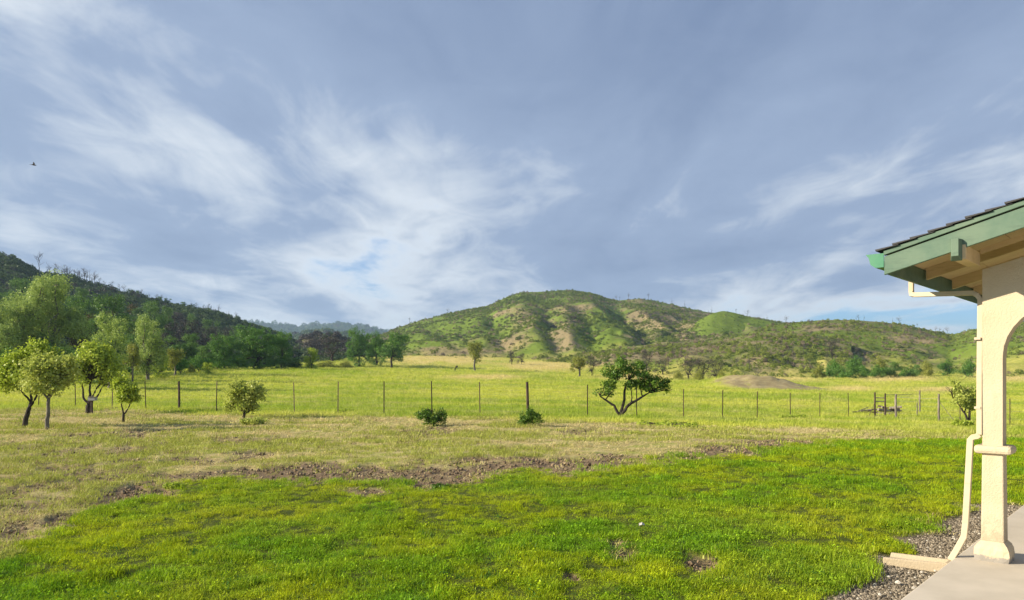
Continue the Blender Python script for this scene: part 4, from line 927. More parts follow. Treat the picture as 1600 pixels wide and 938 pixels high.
# ------------------------------------------------------------------ trees
def tree_parts(root, limbs, blobs, ncl, per, leaf, lmat, bmat, seed, crad=.16, aspect=.55, sides=7, twigs=1.0, shell=.55, gap=.0, shoots=0, slen=0):
    r = np.random.default_rng(seed); m = MB()
    for l in limbs:
        l = np.array(l, float); P_ = l[:, :3]; rad = l[:, 3]
        # refine with a little wander
        pts = [P_[0]]; rr = [rad[0]]
        for i in range(len(P_)-1):
            ln = np.linalg.norm(P_[i+1]-P_[i])
            for f in (1/3, 2/3, 1):
                w = r.normal(0, .03, 3)*ln*(f < 1); pts.append(P_[i]+(P_[i+1]-P_[i])*f+w); rr.append(rad[i]+(rad[i+1]-rad[i])*f)
        m.tube(pts, rr, sides)
    ends = [np.array(l[-1][:3]) for l in limbs]; mids = ends+[np.array(l[len(l)//2][:3]) for l in limbs]; lr = [l[-1][3] for l in limbs]
    B = np.array(blobs, float); vol = B[:, 3]*B[:, 4]*B[:, 5]; vol = vol**.85
    bi = r.choice(len(B), ncl, p=vol/vol.sum()); d = r.normal(0, 1, (ncl, 3)); d /= np.linalg.norm(d, axis=1)[:, None]
    rad = shell+(1-shell)*r.uniform(0, 1, ncl)**.7; rad *= r.uniform(.85, 1.12, ncl)
    cc = B[bi, :3]+d*rad[:, None]*B[bi, 3:6]
    if gap > 0:
        nz = fbm(cc[:, 0]*1.1/leaf*.07+7, cc[:, 2]*1.1/leaf*.07+cc[:, 1]*.8/leaf*.07, seed, 2); kp = nz > gap; cc = cc[kp]; d = d[kp]; bi = bi[kp]
    bc = {}
    for i in range(len(B)):
        c = B[i, :3]; k = np.argmin([np.linalg.norm(c-e) for e in ends]); s = ends[k]
        rr0 = max(limbs[k][-1][3]*.9, leaf*.12)
        mid = (s+c)/2+r.normal(0, .08, 3)*np.linalg.norm(c-s)+np.array([0, 0, .05*np.linalg.norm(c-s)])
        m.tube([s, mid, c], [rr0, rr0*.75, rr0*.5], 5); bc[i] = rr0*.5
    nt = int(len(cc)*.5*twigs)
    for i in r.choice(len(cc), min(nt, len(cc)), replace=False):
        c = B[bi[i], :3]; q = (c+cc[i])/2+r.normal(0, .06, 3)*np.linalg.norm(cc[i]-c)
        m.tube([c, q, cc[i]], [bc[bi[i]]*.7, bc[bi[i]]*.45, bc[bi[i]]*.2], 4, False)
    extra = []
    for i in r.choice(len(cc), min(shoots, len(cc)), replace=False):
        dd = d[i]*.6+np.array([0, 0, r.uniform(.5, 1.1)])+r.normal(0, .15, 3); dd /= np.linalg.norm(dd); L_ = slen*r.uniform(.5, 1.2)
        m.tube([B[bi[i], :3], cc[i], cc[i]+dd*L_], [leaf*.09, leaf*.07, leaf*.03], 3, False)
        k = r.uniform(0, 1, 16)[:, None]; extra.append(cc[i]+dd*L_*k+r.normal(0, 1, (16, 3))*leaf*.38)
    m.build('trunk', bmat, root, smooth=True)
    n = len(cc)*per; idx = np.repeat(np.arange(len(cc)), per); off = r.normal(0, 1, (n, 3))*crad*np.array([1, 1, .75])
    c = cc[idx]+off; nrm = off/(np.linalg.norm(off, axis=1)[:, None]+1e-6)*.6+d[idx]*.6+np.array([0, 0, .45])
    if extra: ex = np.concatenate(extra); c = np.vstack([c, ex]); nrm = np.vstack([nrm, r.normal(0, .6, ex.shape)+np.array([0, 0, .4])])
    leaves_obj('crown', c, nrm, leaf, r, lmat, root, aspect=aspect)
def px_tree(name, label, cat, px, base_py, D, group, build, **kw):
    """one tree whose shape is given in photo pixels about its foot and turned into metres at its own distance"""
    if D is None: p = ground_hit(px, base_py)
    else: p = at_base(px, base_py, D)
    k = p[1]/F; t = thing(name, label, cat, p-np.array([0, 0, .03]), group)
    limbs, blobs = build
    r = np.random.default_rng(kw.get('seed', 0)+99)
    lim = []
    for l in limbs: lim.append([(x*k, (q[0] if (q := rest) else 0)*k if False else dy*k, z*k, rr*k) for (x, dy, z, rr), rest in [(w, ()) for w in l]])
    sub = []
    for x, y, z, a, b, c in blobs:                        # break each mass into smaller ones for a ragged outline
        sub.append((x, y, z, a*.72, b*.72, c*.72))
        for _ in range(4):
            v = r.normal(0, 1, 3); v /= np.linalg.norm(v); g = r.uniform(.3, .52); sub.append((x+v[0]*a*.85, y+v[1]*b*.85, z+v[2]*c*.85, a*g, b*g, c*g))
    bl = [(x*k, y*k, z*k, a*k, b*k, c*k) for x, y, z, a, b, c in sub]
    kw = dict(kw); kw['leaf'] = kw['leaf']*k; kw['crad'] = kw['crad']*k; kw['slen'] = kw.get('slen', 15)*k
    tree_parts(t, lim, bl, lmat=MAT[kw.pop('lm')], bmat=MAT[kw.pop('bm')], **kw)
    return t
def orchard():
    gp = 'young fruit trees in the yard'
    # x, y(depth), z up in pixels about the foot; radii in pixels
    px_tree('fruit_tree', 'bright green round fruit tree with dark forked leaning trunk at the yard edge', 'tree', 37, 668, None, gp,
        ([[(0, 0, 0, 4.2), (5, 0, 20, 3.4), (9, 0, 32, 3.0)], [(9, 0, 32, 2.4), (11, 2, 45, 2.0), (10, 0, 60, 1.5)], [(7, 0, 30, 2.2), (16, -2, 40, 1.8), (22, 0, 55, 1.2)], [(10, 0, 42, 1.6), (-6, 4, 58, 1.2), (-18, 0, 72, 1)]],
         [(-20, 0, 95, 26, 26, 22), (8, 5, 112, 26, 24, 24), (-2, -8, 82, 28, 24, 20), (26, 0, 92, 22, 24, 22), (-32, 0, 72, 18, 18, 14), (14, -6, 66, 24, 18, 12), (34, 8, 112, 14, 16, 13)]),
        ncl=330, per=22, leaf=4.6, crad=5.2, lm='leaf_fruit', bm='bark', seed=1, gap=0.3, shoots=70)
    px_tree('fruit_tree', 'pale leaved fruit tree on a slim straight trunk beside the leaning forked tree', 'tree', 73, 673, None, gp,
        ([[(0, 0, 0, 3.4), (2, 0, 25, 2.8), (3, 0, 52, 2.4)], [(3, 0, 50, 1.8), (-8, -3, 66, 1.3), (-14, 0, 78, 1)], [(3, 0, 52, 1.8), (14, 0, 66, 1.3), (22, 0, 82, .9)], [(3, 0, 52, 2), (4, 0, 80, 1.2)]],
         [(4, 0, 92, 30, 26, 24), (-20, 0, 72, 20, 20, 14), (24, 0, 84, 22, 20, 18), (34, 0, 98, 14, 14, 14), (6, -8, 70, 26, 18, 12), (18, 0, 112, 18, 18, 12), (-10, 0, 104, 20, 18, 14)]),
        ncl=260, per=20, leaf=5.0, crad=5.2, lm='leaf_fig', bm='bark_grey', seed=2, gap=0.3, shoots=60)
    px_tree('fruit_tree', 'tall many stemmed fruit tree in front of the pale box', 'tree', 138, 646, None, gp,
        ([[(0, 0, 0, 4.5), (0, 0, 14, 3.8)], [(0, 0, 14, 2), (-8, 0, 26, 1.6), (-10, 0, 45, 1.1)], [(0, 0, 14, 2.4), (2, 2, 30, 1.8), (4, 0, 52, 1.3)], [(0, 0, 14, 2.2), (8, -2, 28, 1.7), (18, 0, 46, 1.2)], [(1, 0, 16, 1.8), (14, 3, 30, 1.3), (20, 3, 42, 1)]],
         [(4, 0, 84, 26, 26, 26), (22, 4, 74, 26, 24, 26), (-8, 0, 66, 20, 20, 20), (10, 0, 58, 26, 22, 14), (34, 0, 62, 16, 18, 18), (2, 0, 104, 14, 16, 12), (24, 2, 98, 16, 16, 14)]),
        ncl=330, per=22, leaf=4.4, crad=5, lm='leaf_fruit', bm='bark', seed=3, gap=0.28, shoots=70)
    px_tree('fruit_tree', 'small sapling with upright pale green shoots and a short forked trunk', 'tree', 193, 661, None, gp,
        ([[(0, 0, 0, 2.2), (0, 0, 16, 1.8)], [(0, 0, 15, 1.3), (-3, 0, 28, 1), (-4, 0, 42, .7)], [(0, 0, 14, 1.3), (6, 0, 22, 1), (12, 0, 34, .7)]],
         [(-4, 0, 52, 11, 11, 14), (10, 0, 48, 13, 12, 14), (18, 0, 46, 10, 10, 12), (2, 0, 40, 16, 12, 9), (-10, 0, 62, 6, 6, 10), (2, 0, 66, 6, 6, 10)]),
        ncl=120, per=18, leaf=4.2, crad=3.4, lm='leaf_fruit', bm='bark', seed=4, gap=0.28, shoots=34)
    px_tree('fruit_tree', 'bushy low fruit tree beside a yellow green clump in front of the fence', 'tree', 380, 655, None, gp,
        ([[(0, 0, 0, 2.4), (2, 0, 10, 2)], [(2, 0, 9, 1.5), (-10, 0, 24, 1), (-16, 0, 36, .7)], [(2, 0, 9, 1.5), (8, 0, 24, 1), (14, 0, 40, .7)], [(2, 0, 9, 1.4), (0, 2, 30, .9), (-2, 0, 46, .6)]],
         [(-12, 0, 34, 16, 15, 14), (8, 0, 40, 18, 16, 14), (22, 0, 40, 11, 12, 12), (-2, 0, 50, 14, 13, 9), (-22, 0, 22, 8, 8, 8), (8, 0, 24, 16, 14, 9), (14, 0, 56, 6, 6, 7)]),
        ncl=210, per=18, leaf=4.0, crad=3.6, lm='leaf_fig', bm='bark', seed=5, gap=.36, shoots=60)
    px_tree('fruit_tree', 'dark vase shaped tree with three curving limbs in front of the fence', 'tree', 968, 655, None, gp,
        ([[(0, 0, 0, 4.2), (1, 0, 8, 3.6)], [(0, 0, 6, 2.4), (-8, 0, 22, 2), (-22, 0, 31, 1.5), (-30, 0, 36, .8)], [(1, 0, 6, 2.8), (6, 2, 24, 2.2), (8, 0, 46, 1.8), (14, 0, 62, 1.1)], [(2, 0, 8, 2.8), (18, -2, 26, 2.2), (36, 0, 36, 1.6), (46, 0, 42, 1)],
          [(18, -2, 26, 1.2), (19, 0, 40, .8), (18, 0, 50, .5)], [(36, 0, 36, 1.1), (34, 0, 50, .7)], [(-22, 0, 31, 1.0), (-10, 0, 46, .7), (-6, 2, 66, .5)]],
         [(-32, 0, 42, 11, 9, 8), (-16, 0, 50, 12, 11, 13), (-16, 0, 76, 19, 17, 14), (6, 0, 84, 18, 16, 15), (30, 0, 74, 22, 18, 14), (52, 0, 62, 18, 15, 15), (68, 0, 56, 16, 12, 9), (22, 0, 54, 12, 11, 12), (40, 0, 52, 12, 11, 10), (-6, 2, 64, 11, 11, 12), (74, 0, 47, 10, 8, 4)]),
        ncl=230, per=20, leaf=3.8, crad=3.2, lm='leaf_dark', bm='bark', seed=6, gap=.28, shoots=30)
    px_tree('fruit_tree', 'sparse pale tree with slanting double trunk beside the porch column', 'tree', 1515, 668, None, gp,
        ([[(0, 0, 0, 2.6), (-1, 0, 10, 2.2)], [(-1, 0, 8, 1.8), (-8, 0, 24, 1.5), (-16, 0, 36, 1.1), (-26, 0, 46, .6)], [(0, 0, 8, 1.9), (0, 0, 26, 1.6), (4, 0, 44, 1.1)], [(-8, 0, 24, 1), (-2, 0, 40, .8), (-10, 0, 58, .5)]],
         [(-28, 0, 52, 14, 13, 13), (-10, 0, 46, 14, 13, 11), (8, 0, 50, 15, 14, 13), (-34, 0, 64, 8, 8, 9), (20, 0, 42, 10, 10, 10), (-2, 0, 36, 10, 9, 7), (-22, 0, 70, 6, 6, 6)]),
        ncl=130, per=16, leaf=4.0, crad=3.4, lm='leaf_fig', bm='bark', seed=7, gap=.38, shoots=40)
    sh = 'shrubs along the fence'
    def shrub(name, label, px, py, w, h, lm, seed, D=None, n=150, leaf=3.0, up=.0, grp=sh):
        r = np.random.default_rng(seed); bl = [(r.uniform(-.45, .45)*w, r.uniform(-.3, .3)*w, h*r.uniform(.25, .6), w*.32, w*.32, h*.36) for _ in range(6)]+[(0, 0, h*.4, w*.5, w*.45, h*.42)]
        lim = [[(0, 0, -1, w*.02), (x*.5, y*.5, z, w*.01)] for x, y, z, *_ in bl[:5]]
        if up: bl += [(r.uniform(-.4, .4)*w, 0, h*r.uniform(.75, 1.0), w*.07, w*.07, h*.16) for _ in range(7)]
        return px_tree(name, label, 'shrub', px, py, D, grp, (lim, bl), ncl=n, per=14, leaf=leaf, crad=2.0, lm=lm, bm='bark', seed=seed, twigs=.4, shell=.4, shoots=30 if up else 10, slen=h*.35)
    shrub('shrub', 'spiky dark green shrub with loose shoots before the plain steel post', 677, 665, 38, 30, 'leaf_dark', 11, up=1)
    shrub('shrub', 'dense round dark shrub in front of the thick wooden post', 828, 666, 31, 31, 'leaf_dark', 12, n=220, leaf=2.4)
    shrub('shrub', 'low yellow green clump at the foot of the bushy fruit tree', 394, 664, 30, 14, 'leaf_fig', 13)
    shrub('shrub', 'low grassy green mound against the fence wire', 531, 650, 44, 9, 'leaf_fruit', 14, D=33.5)
    shrub('shrub', 'flat green weed mound by the fence near the gate', 1243, 656, 34, 10, 'leaf_fruit', 15, D=39)
    shrub('shrub', 'long flat green weed strip beside the vase shaped tree', 1040, 667, 80, 9, 'leaf_fruit', 16, n=260)
    shrub('shrub', 'bright green clump at the foot of the slanting tree by the porch', 1508, 670, 24, 16, 'leaf_fruit', 17)
    shrub('shrub', 'small dark weed tuft at the lawn edge', 690, 762, 20, 8, 'leaf_dark', 18, n=60, leaf=3.5)
    shrub('shrub', 'leafy green weed clump at the corner of the lawn', 272, 762, 26, 10, 'leaf_fruit', 19, n=70, leaf=3.6)
orchard()

# ---- grown trees: a few made ones, then copies at their own places
def crown_blobs(r, H, Rw, n, base=.25, flat=1.0, lean=0):
    out = []
    for i in range(n):
        z = base+(1-base)*r.uniform(.04, .93); f = math.sqrt(max(.08, 1-((z-.48)/.60)**2)); an = r.uniform(0, 6.28)+i*2.4; q = Rw*f*r.uniform(.3, .85)
        s = Rw*r.uniform(.18, .42); out.append((q*cos(an)+lean*z, q*sin(an), z*H, s, s, s*r.uniform(.6, .95)*flat*H/Rw*.5))
    out.append((0, 0, H*(.5+base*.4), Rw*.45, Rw*.45, H*.26)); return out
def grown(lm, bm, seed, H=1.0, Rw=.42, base=.22, ncl=420, per=24, leaf=.032, crad=.036, trunk=.03, n=13, gap=.1, shell=.6, name='tree', fork=.3):
    r = np.random.default_rng(seed); t = bpy.data.objects.new(name, None); COL.objects.link(t)
    bl = crown_blobs(r, H, Rw, n, base)
    lim = [[(0, 0, -.03, trunk*1.35), (r.normal(0, .01), r.normal(0, .01), fork*.5, trunk), (r.normal(0, .015), 0, fork, trunk*.85)]]
    for k in range(4):
        a = k*1.57+r.uniform(0, 1); lim.append([(0, 0, fork*.95, trunk*.6), (cos(a)*.08, sin(a)*.08, fork+.14, trunk*.42), (cos(a)*Rw*.4, sin(a)*Rw*.4, fork+.3, trunk*.25)])
    tree_parts(t, lim, bl, ncl, per, leaf, MAT[lm], MAT[bm], seed, crad, gap=gap, shell=shell, twigs=.35, sides=6); return t
def dead(seed, H=1.0, nb=9, spread=.3, name='dead_tree', fine=2):
    r = np.random.default_rng(seed); t = bpy.data.objects.new(name, None); COL.objects.link(t); m = MB()
    pts = [(r.normal(0, .012)*i, r.normal(0, .012)*i, -.03+i*.2) for i in range(6)]; m.tube(pts, np.linspace(.022, .005, 6), 5); m.build('trunk', MAT['bark_dead'], t)
    m = MB()
    for i in range(nb):
        z = r.uniform(.3, .95); a = r.uniform(0, 6.28); l = spread*(1.15-z)*r.uniform(.6, 1.2)+.05; b = np.array([0, 0, z]); e = b+np.array([cos(a)*l, sin(a)*l, l*r.uniform(.4, 1.1)]); k = (b+e)/2+np.array([0, 0, -.02])
        m.tube([b, k, e], [.009, .006, .002], 4, False)
        for j in range(fine):
            q = b+(e-b)*r.uniform(.3, .9); m.tube([q, q+np.array([r.normal(0, .05), r.normal(0, .05), r.uniform(.04, .12)])], [.004, .0015], 3, False)
    m.build('branches', MAT['bark_dead'], t); return t
def grow_forest():
    K = {'willow': grown('leaf_willow', 'bark_grey', 601, Rw=.36, ncl=1000, per=26, leaf=.02, crad=.026, base=.0, n=30, name='willow'),
         'pale': grown('leaf_willow', 'bark_grey', 602, Rw=.30, ncl=560, per=22, leaf=.024, crad=.026, base=.04, name='leafy_tree', n=22, gap=.2),
         'dark': grown('leaf_forest', 'bark', 603, Rw=.46, ncl=800, per=24, leaf=.023, crad=.028, base=.0, name='evergreen_oak', n=26),
         'oak': grown('leaf_oak', 'bark', 604, Rw=.52, ncl=800, per=24, leaf=.024, crad=.028, base=.03, name='oak_tree', n=26),
         'olive': grown('leaf_olive', 'bark_grey', 605, Rw=.28, ncl=300, per=20, leaf=.03, crad=.034, base=.3, name='leafy_tree', gap=.22, fork=.35),
         'bright': grown('leaf_fruit', 'bark', 606, Rw=.34, ncl=300, per=22, leaf=.034, crad=.038, base=.04, name='leafy_tree', n=20),
         'brown': grown('leaf_brown', 'bark', 607, Rw=.42, ncl=300, per=20, leaf=.03, crad=.04, base=.15, name='leafy_tree', gap=.2),
         'burnt': grown('leaf_burnt', 'bark', 608, Rw=.42, ncl=220, per=16, leaf=.026, crad=.045, base=.2, name='burnt_tree', gap=.25),
         'umbrella': grown('leaf_oak', 'bark', 609, Rw=.56, ncl=420, per=24, leaf=.03, crad=.034, base=.26, name='oak_tree', fork=.32, n=20),
         'bush': grown('leaf_forest', 'bark', 610, Rw=.72, ncl=260, per=22, leaf=.05, crad=.06, base=.02, name='bush', fork=.12, trunk=.02),
         'gbush': grown('leaf_oak', 'bark', 611, Rw=.68, ncl=240, per=22, leaf=.05, crad=.06, base=.02, name='bush', fork=.12, trunk=.02),
         'gbush2': grown('leaf_olive', 'bark', 612, Rw=.68, ncl=220, per=22, leaf=.05, crad=.06, base=.02, name='bush', fork=.12, trunk=.02)}
    CW = {'willow': .36, 'pale': .30, 'dark': .46, 'oak': .52, 'olive': .28, 'bright': .34, 'brown': .42, 'burnt': .42, 'umbrella': .56, 'bush': .72, 'gbush': .68, 'gbush2': .68}
    used = set(); r = np.random.default_rng(77)
    def hz(Hs, x, y):                                       # height of a hill under a point
        V = Hs['V']; d = (V[..., 0]-x)**2+(V[..., 1]-y)**2; k = np.unravel_index(np.argmin(d), d.shape); return V[k][2]
    def put(kind, px, D, top, hw, label, group=None, cat='tree', hill=None, base=None):
        x = (px-CX)/F*D; z = float(G(x, D)[0])
        if hill is not None: z = max(z, hz(hill, x, D))-.4
        zt = CH+(HY-top)/F*D; H = max(zt-z, .6); sw = (hw*D/F)/(CW[kind]*1.08)
        loc = (x, D, z-.05); rz = r.uniform(0, 6.28); s = (sw, sw, H)
        if kind not in used:
            used.add(kind); o = K[kind]; o.location = loc; o.rotation_euler = (0, 0, rz); o.scale = s
        else: o = copy_tree(K[kind], loc, rz, s)
        if 'group' in o.keys(): del o['group']
        tag(o, label, cat, group); return o
    vg = 'trees along the valley side'
    put('willow', 78, 78, 428, 56, 'tallest pale green cottonwood with a broad feathery crown', vg)
    put('willow', 14, 74, 470, 50, 'wide pale cottonwood left of the tallest cottonwood', vg)
    put('dark', 152, 100, 455, 52, 'broad dark green tree just right of the tallest cottonwood', vg)
    put('brown', 122, 84, 492, 30, 'olive brown tree between the tallest cottonwood and the dark tree', vg)
    put('brown', 188, 128, 476, 34, 'brownish tree standing behind the broad dark tree', vg)
    put('dark', 238, 150, 467, 30, 'dark green tree on the slope above the pale slender trees', vg, hill=HC)
    put('pale', 172, 58, 494, 32, 'yellow green tree behind the tall many stemmed fruit tree', vg)
    put('pale', 231, 68, 497, 27, 'slender pale tree with an upright double crown at the meadow edge', vg)
    put('olive', 207, 64, 524, 13, 'thin greyish half bare tree beside the slender pale tree', vg)
    put('dark', 104, 64, 540, 44, 'dark bushy tree in the shade behind the orchard trees', vg)
    put('dark', 190, 88, 520, 34, 'dark tree in the gap behind the slender pale tree', vg)
    put('olive', 273, 74, 536, 15, 'small olive tree with a bowed trunk at the meadow edge', vg)
    put('bright', 252, 72, 551, 14, 'small bright tree between the slender pale tree and the bowed one', vg)
    put('dark', 318, 96, 538, 20, 'dark small tree at the edge of the burnt slope', vg)
    put('oak', 350, 108, 521, 30, 'dark tree on the meadow side of the big rounded oak', vg)
    put('oak', 403, 110, 508, 42, 'big rounded deep green oak at the meadow edge', vg)
    put('oak', 440, 114, 516, 20, 'narrow oak attached to the right flank of the big rounded oak', vg)
    put('bright', 487, 112, 543, 13, 'small bright green tree standing alone beside the big oak', vg)
    put('burnt', 520, 190, 526, 34, 'wide grey brown burnt tree in front of the knoll', vg)
    put('burnt', 492, 200, 528, 22, 'smaller burnt tree on the near side of the knoll', vg)
    put('bush', 462, 112, 558, 20, 'dark bush between the big oak and the bright small tree', vg, 'bush')
    put('gbush2', 512, 140, 562, 30, 'olive bush below the burnt trees', vg, 'bush')
    put('gbush2', 540, 150, 562, 22, 'olive bush at the foot of the meadow oaks', vg, 'bush')
    put('oak', 561, 165, 512, 23, 'rounded green oak at the left of the meadow oak clump', vg)
    put('oak', 588, 170, 518, 20, 'middle oak of the meadow oak clump', vg)
    put('umbrella', 612, 163, 517, 29, 'spreading oak with drooping limbs and a visible trunk in the meadow', vg)
    put('olive', 742, 150, 525, 14, 'lone yellowish tree with a tall trunk in the meadow', vg)
    put('olive', 905, 128, 551, 13, 'thin olive tree left of the vase shaped tree', vg)
    put('gbush2', 300, 86, 566, 12, 'small bush at the meadow edge under the burnt slope', vg, 'bush')
    put('bright', 325, 84, 566, 9, 'tiny bright bush standing at the meadow edge', vg, 'bush')
    for px, D, top, hw, k in ((20, 66, 545, 34, 'gbush'), (75, 68, 552, 30, 'gbush'), (120, 66, 550, 30, 'gbush'), (165, 70, 548, 26, 'gbush'), (205, 74, 556, 24, 'gbush'), (240, 78, 560, 22, 'gbush'), (282, 82, 556, 22, 'gbush'), (50, 76, 520, 40, 'gbush'), (310, 92, 556, 24, 'gbush'), (340, 100, 552, 24, 'gbush'), (372, 106, 556, 22, 'gbush'), (425, 110, 556, 22, 'gbush'), (450, 116, 560, 22, 'gbush'), (-40, 66, 540, 36, 'gbush')):
        put(k, px, D, top, hw, 'green undergrowth bush at the feet of the valley trees', 'undergrowth along the valley trees', 'bush')
    put('willow', 48, 84, 462, 40, 'pale cottonwood filling the gap beside the tallest cottonwood', vg)
    put('dark', 210, 110, 500, 36, 'dark tree rising behind the slender pale tree with double crown', vg)
    put('dark', 285, 120, 520, 30, 'dark tree at the near edge of the charred trees', vg)
    # dark trees on the left slope
    sl = 'trees on the wooded slope'
    for px, D, top, hw in ((35, 150, 432, 36), (70, 170, 430, 26), (8, 140, 455, 28), (128, 160, 450, 22), (222, 180, 480, 24), (205, 160, 492, 22), (250, 175, 492, 20), (10, 110, 480, 30), (180, 200, 468, 18), (100, 150, 462, 26), (148, 175, 470, 22), (160, 140, 488, 26), (232, 150, 505, 24), (262, 165, 478, 18), (375, 170, 512, 22), (355, 150, 528, 22), (390, 200, 515, 18), (60, 140, 450, 28), (330, 200, 498, 16), (300, 210, 488, 14), (420, 210, 524, 18), (-30, 130, 440, 34)):
        k = 0 if px < 110 else (1 if px < 255 else 2); put('dark', px, D, top, hw, ('dark green tree on the upper slope behind the tallest cottonwood', 'dark green tree on the slope above the broad dark tree', 'dark green living tree standing among the charred trees')[k], sl+(' behind the cottonwoods', ' above the broad tree', ' among the charred trees')[k], hill=HC)
    for px, D, top, hw in ((275, 190, 488, 22), (300, 170, 500, 24), (325, 180, 510, 24), (290, 150, 515, 22), (340, 160, 522, 20), (270, 160, 505, 20), (315, 150, 528, 20), (255, 140, 520, 18), (360, 190, 512, 18)):
        put('burnt', px, D, top, hw, 'charred grey tree on the burnt slope behind the meadow', 'burnt trees on the slope', hill=HC)
    hb = 'bushes at the foot of the hills'
    for px, D, top, hw, k in ((1280, 150, 566, 12, 'gbush2'), (1298, 152, 562, 16, 'gbush'), (1315, 148, 570, 14, 'gbush'), (1330, 146, 568, 15, 'gbush'), (1352, 152, 572, 14, 'gbush'), (1370, 156, 570, 16, 'gbush'), (1392, 158, 566, 18, 'bush'), (1415, 160, 574, 14, 'gbush'), (1428, 158, 570, 14, 'bush'), (1450, 165, 560, 16, 'gbush2'), (1305, 158, 556, 14, 'gbush2'), (1340, 165, 556, 16, 'gbush'), (1375, 170, 552, 18, 'gbush2'), (1480, 168, 562, 14, 'gbush'), (1510, 165, 562, 16, 'gbush')):
        put(k, px, D, top, hw, {'gbush': 'rounded green bush at the foot of the hill behind the gate', 'gbush2': 'olive bush at the foot of the hill behind the gate', 'bush': 'dark bush at the foot of the hill behind the gate'}[k], hb+' '+k.replace('gbush2', 'olive').replace('gbush', 'green').replace('bush', 'dark'), 'bush', hill=HB)
    for px, D, top, hw, k in ((1075, 132, 562, 18, 'burnt'), (1098, 130, 560, 22, 'burnt'), (1120, 128, 562, 16, 'burnt'), (800, 190, 548, 10, 'burnt'), (815, 192, 552, 7, 'burnt'), (925, 134, 555, 10, 'burnt'), (1035, 150, 560, 14, 'burnt'), (1010, 160, 548, 12, 'burnt'), (1300, 190, 530, 10, 'burnt')):
        put(k, px, D, top, hw, 'low grey leafless thicket at the foot of the scrub hills', 'grey thickets at the foot of the hills', 'thicket', hill=HG if px < 1200 else HB)
    for px, D, top, hw in ((1090, 126, 575, 13), (1062, 128, 577, 12), (1125, 122, 574, 12), (1150, 122, 578, 12)):
        put('gbush2', px, D, top, hw, 'yellow green bush above the bare earth bank', 'bushes above the earth bank', 'bush', hill=HG)
    # dead trees
    dm = [dead(700, nb=9), dead(701, nb=14, spread=.45, fine=3), dead(702, nb=6, spread=.16), dead(703, nb=12, spread=.5, fine=3)]; du = [False]*4
    VL = ('sparsely branched', 'bushy many twigged', 'pole like nearly branchless', 'wide crowned')
    def pd(v, px, D, z, h, label, group, w=1.0):
        if group and label.count('dead tree') and not label.startswith('large'):
            label = VL[v]+' dead tree'+label.split('dead tree')[1]; group = group+', '+VL[v]
        x = (px-CX)/F*D; s = (h*w, h*w, h)
        if not du[v]:
            du[v] = True; o = dm[v]; o.location = (x, D, z); o.scale = s; o.rotation_euler = (0, 0, r.uniform(0, 6))
        else: o = copy_tree(dm[v], (x, D, z), r.uniform(0, 6), s)
        tag(o, label, 'dead tree', group)
    def crest(Hs, px):
        V = Hs['V'][:Hs['n']]; a = CX+F*V[..., 0]/V[..., 1]; b = HY-F*(V[..., 2]-CH)/V[..., 1]
        j = np.argmin(np.abs(a[-1]-px)); i = np.argmin(b[:, j]); return V[i, j]
    pd(1, 61, 270, crest(HC, 61)[2]-.5, 7.0, 'large bare dead tree with forked limbs on the dark ridge crest', 'dead trees on the dark ridge', .9)
    for i in range(64):
        px = r.uniform(66, 385) if i > 16 else r.uniform(72, 145); c = crest(HC, px); h = r.uniform(2.0, 4.2)*(1.35 if px < 150 else 1)
        pd(int(r.integers(0, 4)), CX+F*c[0]/c[1], c[1]+r.uniform(-3, 2), c[2]-.6, h, 'thin bare dead tree on the crest of the dark ridge', 'dead trees on the dark ridge')
    for px in (212, 250, 262, 286): 
        c = crest(HC, px); put('dark', px, c[1]-2, HY-F*(c[2]+2.2-CH)/c[1], 7, 'small living tree on the crest of the dark ridge', 'living trees on the dark ridge crest', hill=HC)
    for Hs, pxs, lb, gp in ((HA, (963, 968, 982, 1013, 1050, 1070, 700, 640), 'tiny dead tree on the crest of the tall hill', 'dead trees on the tall hill'), (HF, (1107, 1112, 1150, 1168, 1198), 'tiny dead tree on the crest of the green spur', 'dead trees on the green spur'),
                            (HB, (1228, 1338, 1341, 1350, 1395, 1405, 1433, 1462, 1468, 1474, 1480), 'tiny dead tree on the crest of the hill behind the gate', 'dead trees on the hill behind the gate')):
        for px in pxs:
            c = crest(Hs, px); pd(int(r.integers(0, 4)), px, c[1], c[2]-.4, r.uniform(.012, .021)*c[1]*.6, lb, gp)
    for i in range(26):
        V = HG['V'] if i < 12 else HB['V']; n = (HG if i < 12 else HB)['n']; a = int(r.uniform(.15, .8)*n); b = int(r.uniform(.45, .95)*V.shape[1]) if i < 12 else int(r.uniform(.08, .5)*V.shape[1]); c = V[a, b]
        pd(int(r.integers(0, 4)), CX+F*c[0]/c[1], c[1], c[2]-.3, r.uniform(2, 4), 'grey bare dead tree standing in the hillside scrub', 'dead trees in the hillside scrub')
    c = un(1185, 577, 108); x = (1185-CX)/F*110; pd(3, 1185, 110, float(G(x, 110)[0])-.3, 3.0, 'dark bare dead tree on top of the earth bank', None, .8)
    for i, px in enumerate(np.linspace(262, 345, 18)):
        D = r.uniform(150, 210); x = (px-CX)/F*D; z = hz(HC, x, D); pd(int(r.integers(0, 4)), px, D, z-.5, r.uniform(3, 6), 'bare dark dead tree standing among the charred trees', 'dead trees on the burnt slope')
grow_forest()

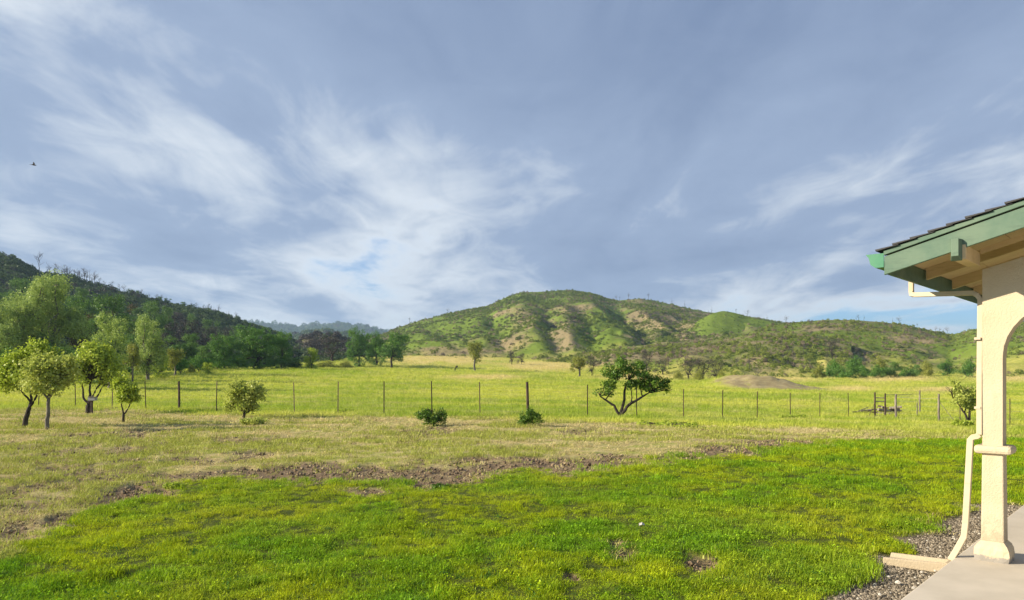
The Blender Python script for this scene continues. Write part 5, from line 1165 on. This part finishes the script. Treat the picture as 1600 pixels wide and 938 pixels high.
# ------------------------------------------------------------------ small things
def small():
    D = F*CH/(827-HY); x = (1002-CX)/F*D; z = float(G(x, D)[0])+.05
    V = [(-.03, -.02, .0), (.0, -.03, .012), (.035, -.015, .004), (-.02, .01, .022), (.012, .012, .03), (.04, .018, .012), (-.025, .035, .006), (.01, .04, .016)]
    Fc = [(0, 1, 4, 3), (1, 2, 5, 4), (3, 4, 7, 6), (4, 5, 7)]
    o = mesh_obj('paper_scrap', V, Fc, M_ST); o.location = (x, D, z); o.modifiers.new('s', 'SOLIDIFY').thickness = .002
    tag(o, 'small crumpled white scrap lying in the lawn', 'scrap')
    Db = 24.0; p = un(53, 258, Db); b = thing('bird', 'small dark bird in flight against the clouds', 'bird', p, rz=.6, s=.75)
    q = MB(); q.tube([(-.10, 0, 0), (-.06, 0, .005), (0, 0, 0), (.05, 0, -.004), (.075, 0, 0), (.10, 0, -.002)], [.006, .022, .028, .02, .016, .003], 8); q.build('body', MAT['bird'], b, smooth=True)
    for s in (-1, 1):
        q = MB(); q.add([(-.03, s*.02, .01), (.035, s*.02, .012), (.02, s*.10, .07), (-.03, s*.11, .065), (-.03, s*.19, .085)], [(0, 1, 2, 3), (3, 2, 4)]); w = q.build('wing', MAT['bird'], b); w.modifiers.new('s', 'SOLIDIFY').thickness = .004
    q = MB(); q.add([(-.09, -.01, 0), (-.09, .01, 0), (-.16, .03, .004), (-.16, -.03, .004)], [(0, 1, 2, 3)]); w = q.build('tail', MAT['bird'], b); w.modifiers.new('s', 'SOLIDIFY').thickness = .003
small()

# ------------------------------------------------------------------ the air
def haze():
    q = MB(); q.box(-4200, 4200, -1500, 5200, -60, 190); n = NM('haze_air')
    v = n.new('ShaderNodeVolumePrincipled'); v.inputs['Color'].default_value = (0.50, 0.72, 1.0, 1); v.inputs['Density'].default_value = HAZE; v.inputs['Anisotropy'].default_value = 0.2
    n.link(v.outputs[0], n.out.inputs['Volume']); o = q.build('haze', n.m); tag(o, 'thin blue air between the yard and the far ridges', kind='stuff')
HAZE = 0.00020
haze()
